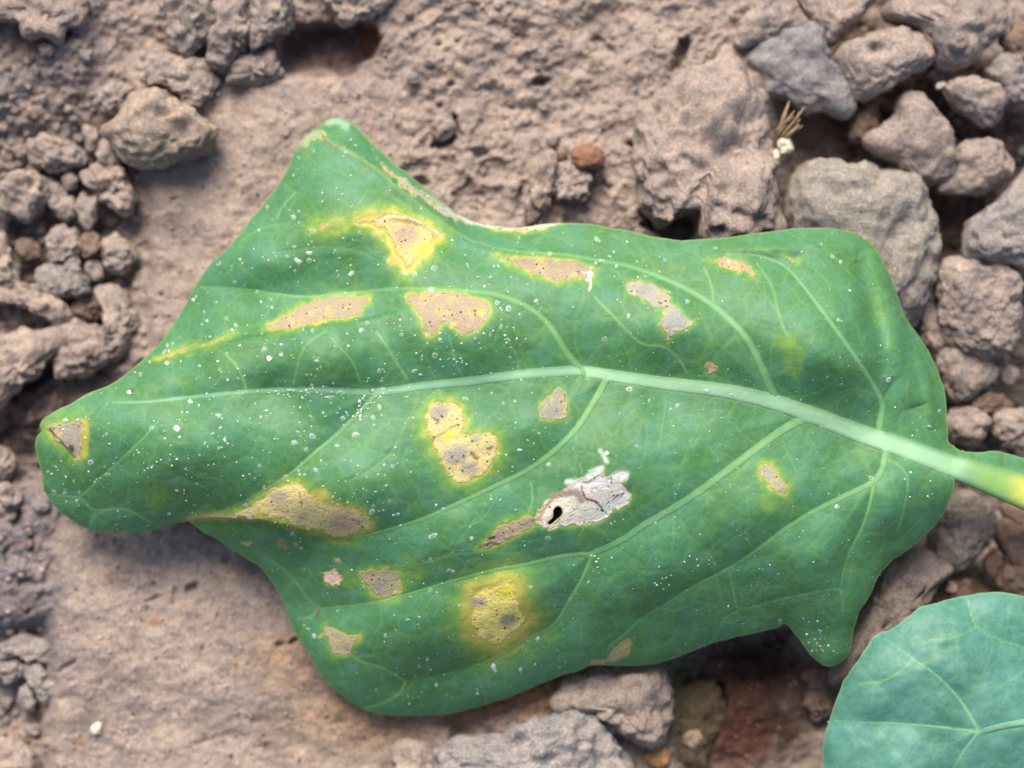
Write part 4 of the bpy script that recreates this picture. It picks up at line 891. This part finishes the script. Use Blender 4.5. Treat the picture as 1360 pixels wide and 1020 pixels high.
def pinch(X, Y):
    z = 0 * X
    # the crisp fold that runs from the left edge along the long patch: valley above, ridge below
    L = catmull([(165,502),(215,480),(270,462),(320,449),(370,440),(430,432),(500,420),(560,400)], 5, False)
    d, t = line_dist(L, X, Y)
    yl = np.interp(X, L[:, 0], L[:, 1]); sgn = np.sign(Y - yl)
    k = np.sin(np.pi * np.clip(t, 0, 1)) ** 0.6
    z = z + k * np.where(sgn > 0, 13 * np.exp(-(d / 16) ** 2), -16 * np.exp(-(d / 12) ** 2))
    # fold over the lower lobe
    L = catmull([(245,692),(300,689),(360,695),(420,710),(470,716)], 5, False)
    d, t = line_dist(L, X, Y); yl = np.interp(X, L[:, 0], L[:, 1])
    k = np.sin(np.pi * np.clip(t * .85 + .15, 0, 1)) ** 1.1
    z = z + k * np.where(Y < yl, 7 * np.exp(-(d / 12) ** 2), -8 * np.exp(-(d / 12) ** 2))
    # silvery crease on the upper lobe patch
    d, t = line_dist(catmull([(512,290),(535,289),(560,297),(588,316)], 4, False), X, Y)
    z = z + 6 * np.exp(-(d / 4) ** 2) * np.sin(np.pi * np.clip(t, .02, .98))
    # crease down the upper lobe and along the margin
    d, t = line_dist(catmull([(430,180),(470,206),(520,243),(570,282),(620,318),(680,338),(750,343),(830,356)], 4, False), X, Y)
    z = z + 13 * np.exp(-(d / 10) ** 2) * np.sin(np.pi * np.clip(t * .92 + .06, 0, 1)) ** .6
    # folds on the right shoulder
    for pts, a, s in (([(1160,330),(1185,400),(1195,470),(1215,540)], 15, 16), ([(1140,345),(1160,420),(1178,500)], -11, 12), ([(1215,450),(1230,510),(1240,570)], 9, 10), ([(930,330),(1000,330),(1080,325),(1140,335)], 13, 13)):
        d, t = line_dist(catmull(pts, 4, False), X, Y); z = z + a * np.exp(-(d / s) ** 2) * np.sin(np.pi * np.clip(t, 0, 1)) ** .5
    for (x, y, r, a) in [(900,430,40,6),(1090,470,45,7),(640,470,40,4),(420,480,50,5),(330,570,60,5),(560,580,60,6),(700,560,50,5),(850,610,70,7),(960,590,60,5),(1000,690,60,6),(600,720,50,6),(720,690,40,5),(560,840,60,6),(880,760,60,7),(760,870,50,5),(1090,740,40,6),(1180,680,30,5),(480,640,50,5),(240,600,50,4),(680,790,40,5)]:
        z = z + 1.7 * a * np.exp(-((X - x) ** 2 + (Y - y) ** 2) / r ** 2)
    return z

FZ, LOUT, FNEC, FVEIN, leaf_root = build_leaf("spotted_leaf", M_LEAF, OUT, HOLE, CTRL, VEINS, TERT, SPOTS, 2.0,
    "big green cabbage leaf with yellow and tan disease spots across the soil", "leaf", deco=pinch, marks=MARKS)

OUT2 = [(1092,1040),(1092,1010),(1094,985),(1100,960),(1108,938),(1120,905),(1126,898),(1140,875),(1158,850),(1163,845),(1190,831),(1218,809),(1226,805),(1255,797),(1290,791),(1302,787),(1330,787),(1365,793),(1420,810),(1490,860),(1540,940),(1560,1040),(1530,1150),(1440,1240),(1320,1265),(1200,1220),(1130,1150),(1100,1090)]
CTRL2 = [(1092,1010,128),(1120,905,132),(1190,831,138),(1290,791,128),(1365,793,122),(1490,860,120),(1560,1040,130),(1440,1240,110),(1200,1220,110),(1300,972,168),(1200,960,158),(1230,885,168),(1330,880,150),(1380,900,146),(1400,960,165),(1340,1030,150),(1200,1030,164),(1150,920,152),(1300,830,148),(1450,1000,165),(1350,1130,150),(1230,1100,150)]
VEINS2 = [
 ([(1600,1010),(1480,980),(1400,958),(1345,962),(1300,973)], 16, 8, (0.25,.48,.25), .95, ('midrib', 3.5, 12)),
 ([(1300,972),(1250,966),(1190,961),(1140,959),(1108,957)], 5.46, 3.15, (0.22,.45,.22), .85, ('side_vein', 0.67, 5)),
 ([(1300,970),(1275,930),(1245,898),(1213,875),(1180,852),(1166,846)], 5.46, 3.15, (0.22,.45,.22), .75, ('side_vein', 0.67, 5)),
 ([(1298,974),(1275,1005),(1245,1060),(1210,1120)], 4.68, 3.15, (0.22,.45,.22), .75, ('side_vein', 0.59, 5)),
 ([(1285,797),(1297,832),(1330,850),(1370,865),(1420,900),(1450,970)], 3.9, 6.3, (0.22,.45,.22), .6, ('side_vein', 0.50, 4)),
]
TERT2 = [([(1213,875),(1195,892),(1170,905),(1140,908)], 2.4, .5), ([(1297,832),(1270,846),(1235,850)], 2.4, .4), ([(1275,930),(1300,905),(1310,880)], 2.2, .3), ([(1330,850),(1322,880),(1300,890)], 2.2, .3), ([(1140,959),(1120,940)], 2, .3)]
def ripple2(X, Y): return 3.0 * fbm2(X, Y, 45, 3, 51.0)
build_leaf("blue_green_leaf", M_LEAF2, OUT2, None, CTRL2, VEINS2, TERT2, [], 3.0,
    "smooth blue-green leaf without spots, rounded end reaching into the lower right corner", "leaf", groove=6.0, deco=ripple2)

# ------------------------------------------------------------------ dried spray residue on the leaf
def residue():
    rs = np.random.RandomState(3)
    pts = []
    def dens(x, y):
        d = 0.95 * sstep(760, 380, x) + 0.30
        if y < 500 and x > 500: d += 0.18 * sstep(900, 600, x)
        if x > 900: d *= 0.75
        if y > 720: d *= 0.45
        return d
    P = rs.uniform([40, 150], [1270, 955], (9000, 2))
    sd = sdf(LOUT, P[:, 0], P[:, 1])[0]; nec = FNEC(P[:, 0], P[:, 1])
    clump = fbm2(P[:, 0], P[:, 1], 45, 2, 77.0)
    for (x, y), s, nc, cl in zip(P, sd, nec, clump):
        if s > -5 or (nc > .4 and rs.rand() < .85): continue
        if rs.rand() > dens(x, y) * (0.55 + 1.2 * cl) * 0.50: continue
        big = rs.rand() < .30
        r = (2.1 + 2.3 * rs.rand() ** 1.7) if big else 0.65 + 1.15 * rs.rand() ** 1.8
        pts.append((x, y, r, rs.uniform(.16, .50) if big else rs.uniform(.28, .95)))
    Q = rs.uniform([40, 150], [1270, 955], (3600, 2)); qs = sdf(LOUT, Q[:, 0], Q[:, 1])[0]
    for (x, y), q in zip(Q, qs):
        if q < -5 and rs.rand() < .62: pts.append((x, y, .5 + .6 * rs.rand(), rs.uniform(.12, .55)))
    for (cx, cy, n, sx, sy) in [(350,521,20,44,3), (488,534,16,7,5), (478,550,16,6,4), (235,600,9,26,14), (190,615,8,20,10), (445,524,8,8,3), (655,410,8,30,8), (395,520,10,20,3), (610,480,9,5,4), (806,690,4,5,3), (700,590,10,22,16), (880,770,10,10,8), (928,745,8,14,10), (1085,855,24,14,12), (665,440,12,22,8), (800,345,8,12,5), (790,745,8,14,6), (300,610,8,30,30)]:
        for _ in range(n):
            x, y = rs.normal(cx, sx), rs.normal(cy, sy)
            if sdf(LOUT, np.array([x]), np.array([y]))[0][0] < -4: pts.append((x, y, .7 + 1.0 * rs.rand(), rs.uniform(.6, 1)))
    for k in [(235,569,4.2,1.0),(172,521,3,.8),(358,476,3.6,.95),(560,303,2.5,.5),(618,530,4.5,.4),(575,712,7,.4),(655,885,3.4,1),(783,364,4.5,.9),(780,372,3,.9),(806,602,3.5,.8),(804,612,3.2,.8),(1180,505,4.5,.7),(835,420,4,.4),(968,348,2.4,1),(690,598,3.5,.5),(712,400,3,.5)]: pts.append(k)
    V, F, A = [], [], []
    K = 10
    for (x, y, r, al) in pts:
        rw = r * rs.uniform(.5, 1.25); an = rs.rand() * 3.14; st = len(V)
        ring = r > 2.3 and rs.rand() < .38
        wob = rs.uniform(.72, 1.22, K)
        for q, zz, aa in ((1.0, .05, al * .8), (.68, .34 * min(r, 2.2), al), (.3, .30 * min(r, 2.2) if ring else .5 * min(r, 2.2), al * (.35 if ring else 1))):
            for k in range(K):
                th = 2 * math.pi * k / K
                u, v = q * r * wob[k] * math.cos(th), q * rw * wob[k] * math.sin(th)
                V.append((x + u * math.cos(an) - v * math.sin(an), y + u * math.sin(an) + v * math.cos(an), zz)); A.append(aa)
        V.append((x, y, V[-1][2])); A.append(al * (.3 if ring else 1))
        for j in range(2):
            for k in range(K):
                a, b = st + j * K + k, st + j * K + (k + 1) % K
                F.append((a, a + K, b + K, b)) if True else None
        c = st + 3 * K
        for k in range(K): F.append((st + 2 * K + k, c, st + 2 * K + (k + 1) % K))
    V = np.array(V)
    fl = np.maximum(.4, 0.0)
    rise = fl + 3.2 * np.clip(FVEIN(V[:, 0], V[:, 1]) - .35, 0, 1)
    Z = FZ(V[:, 0], V[:, 1]) + V[:, 2] + rise
    o = mesh_obj("spray_residue", W(V[:, 0], V[:, 1], Z), F, M_RES, attrs={"film": np.array(A)})
    tag(o, "white specks and rings of dried spray scattered over the spotted leaf", "residue", kind='stuff')
residue()
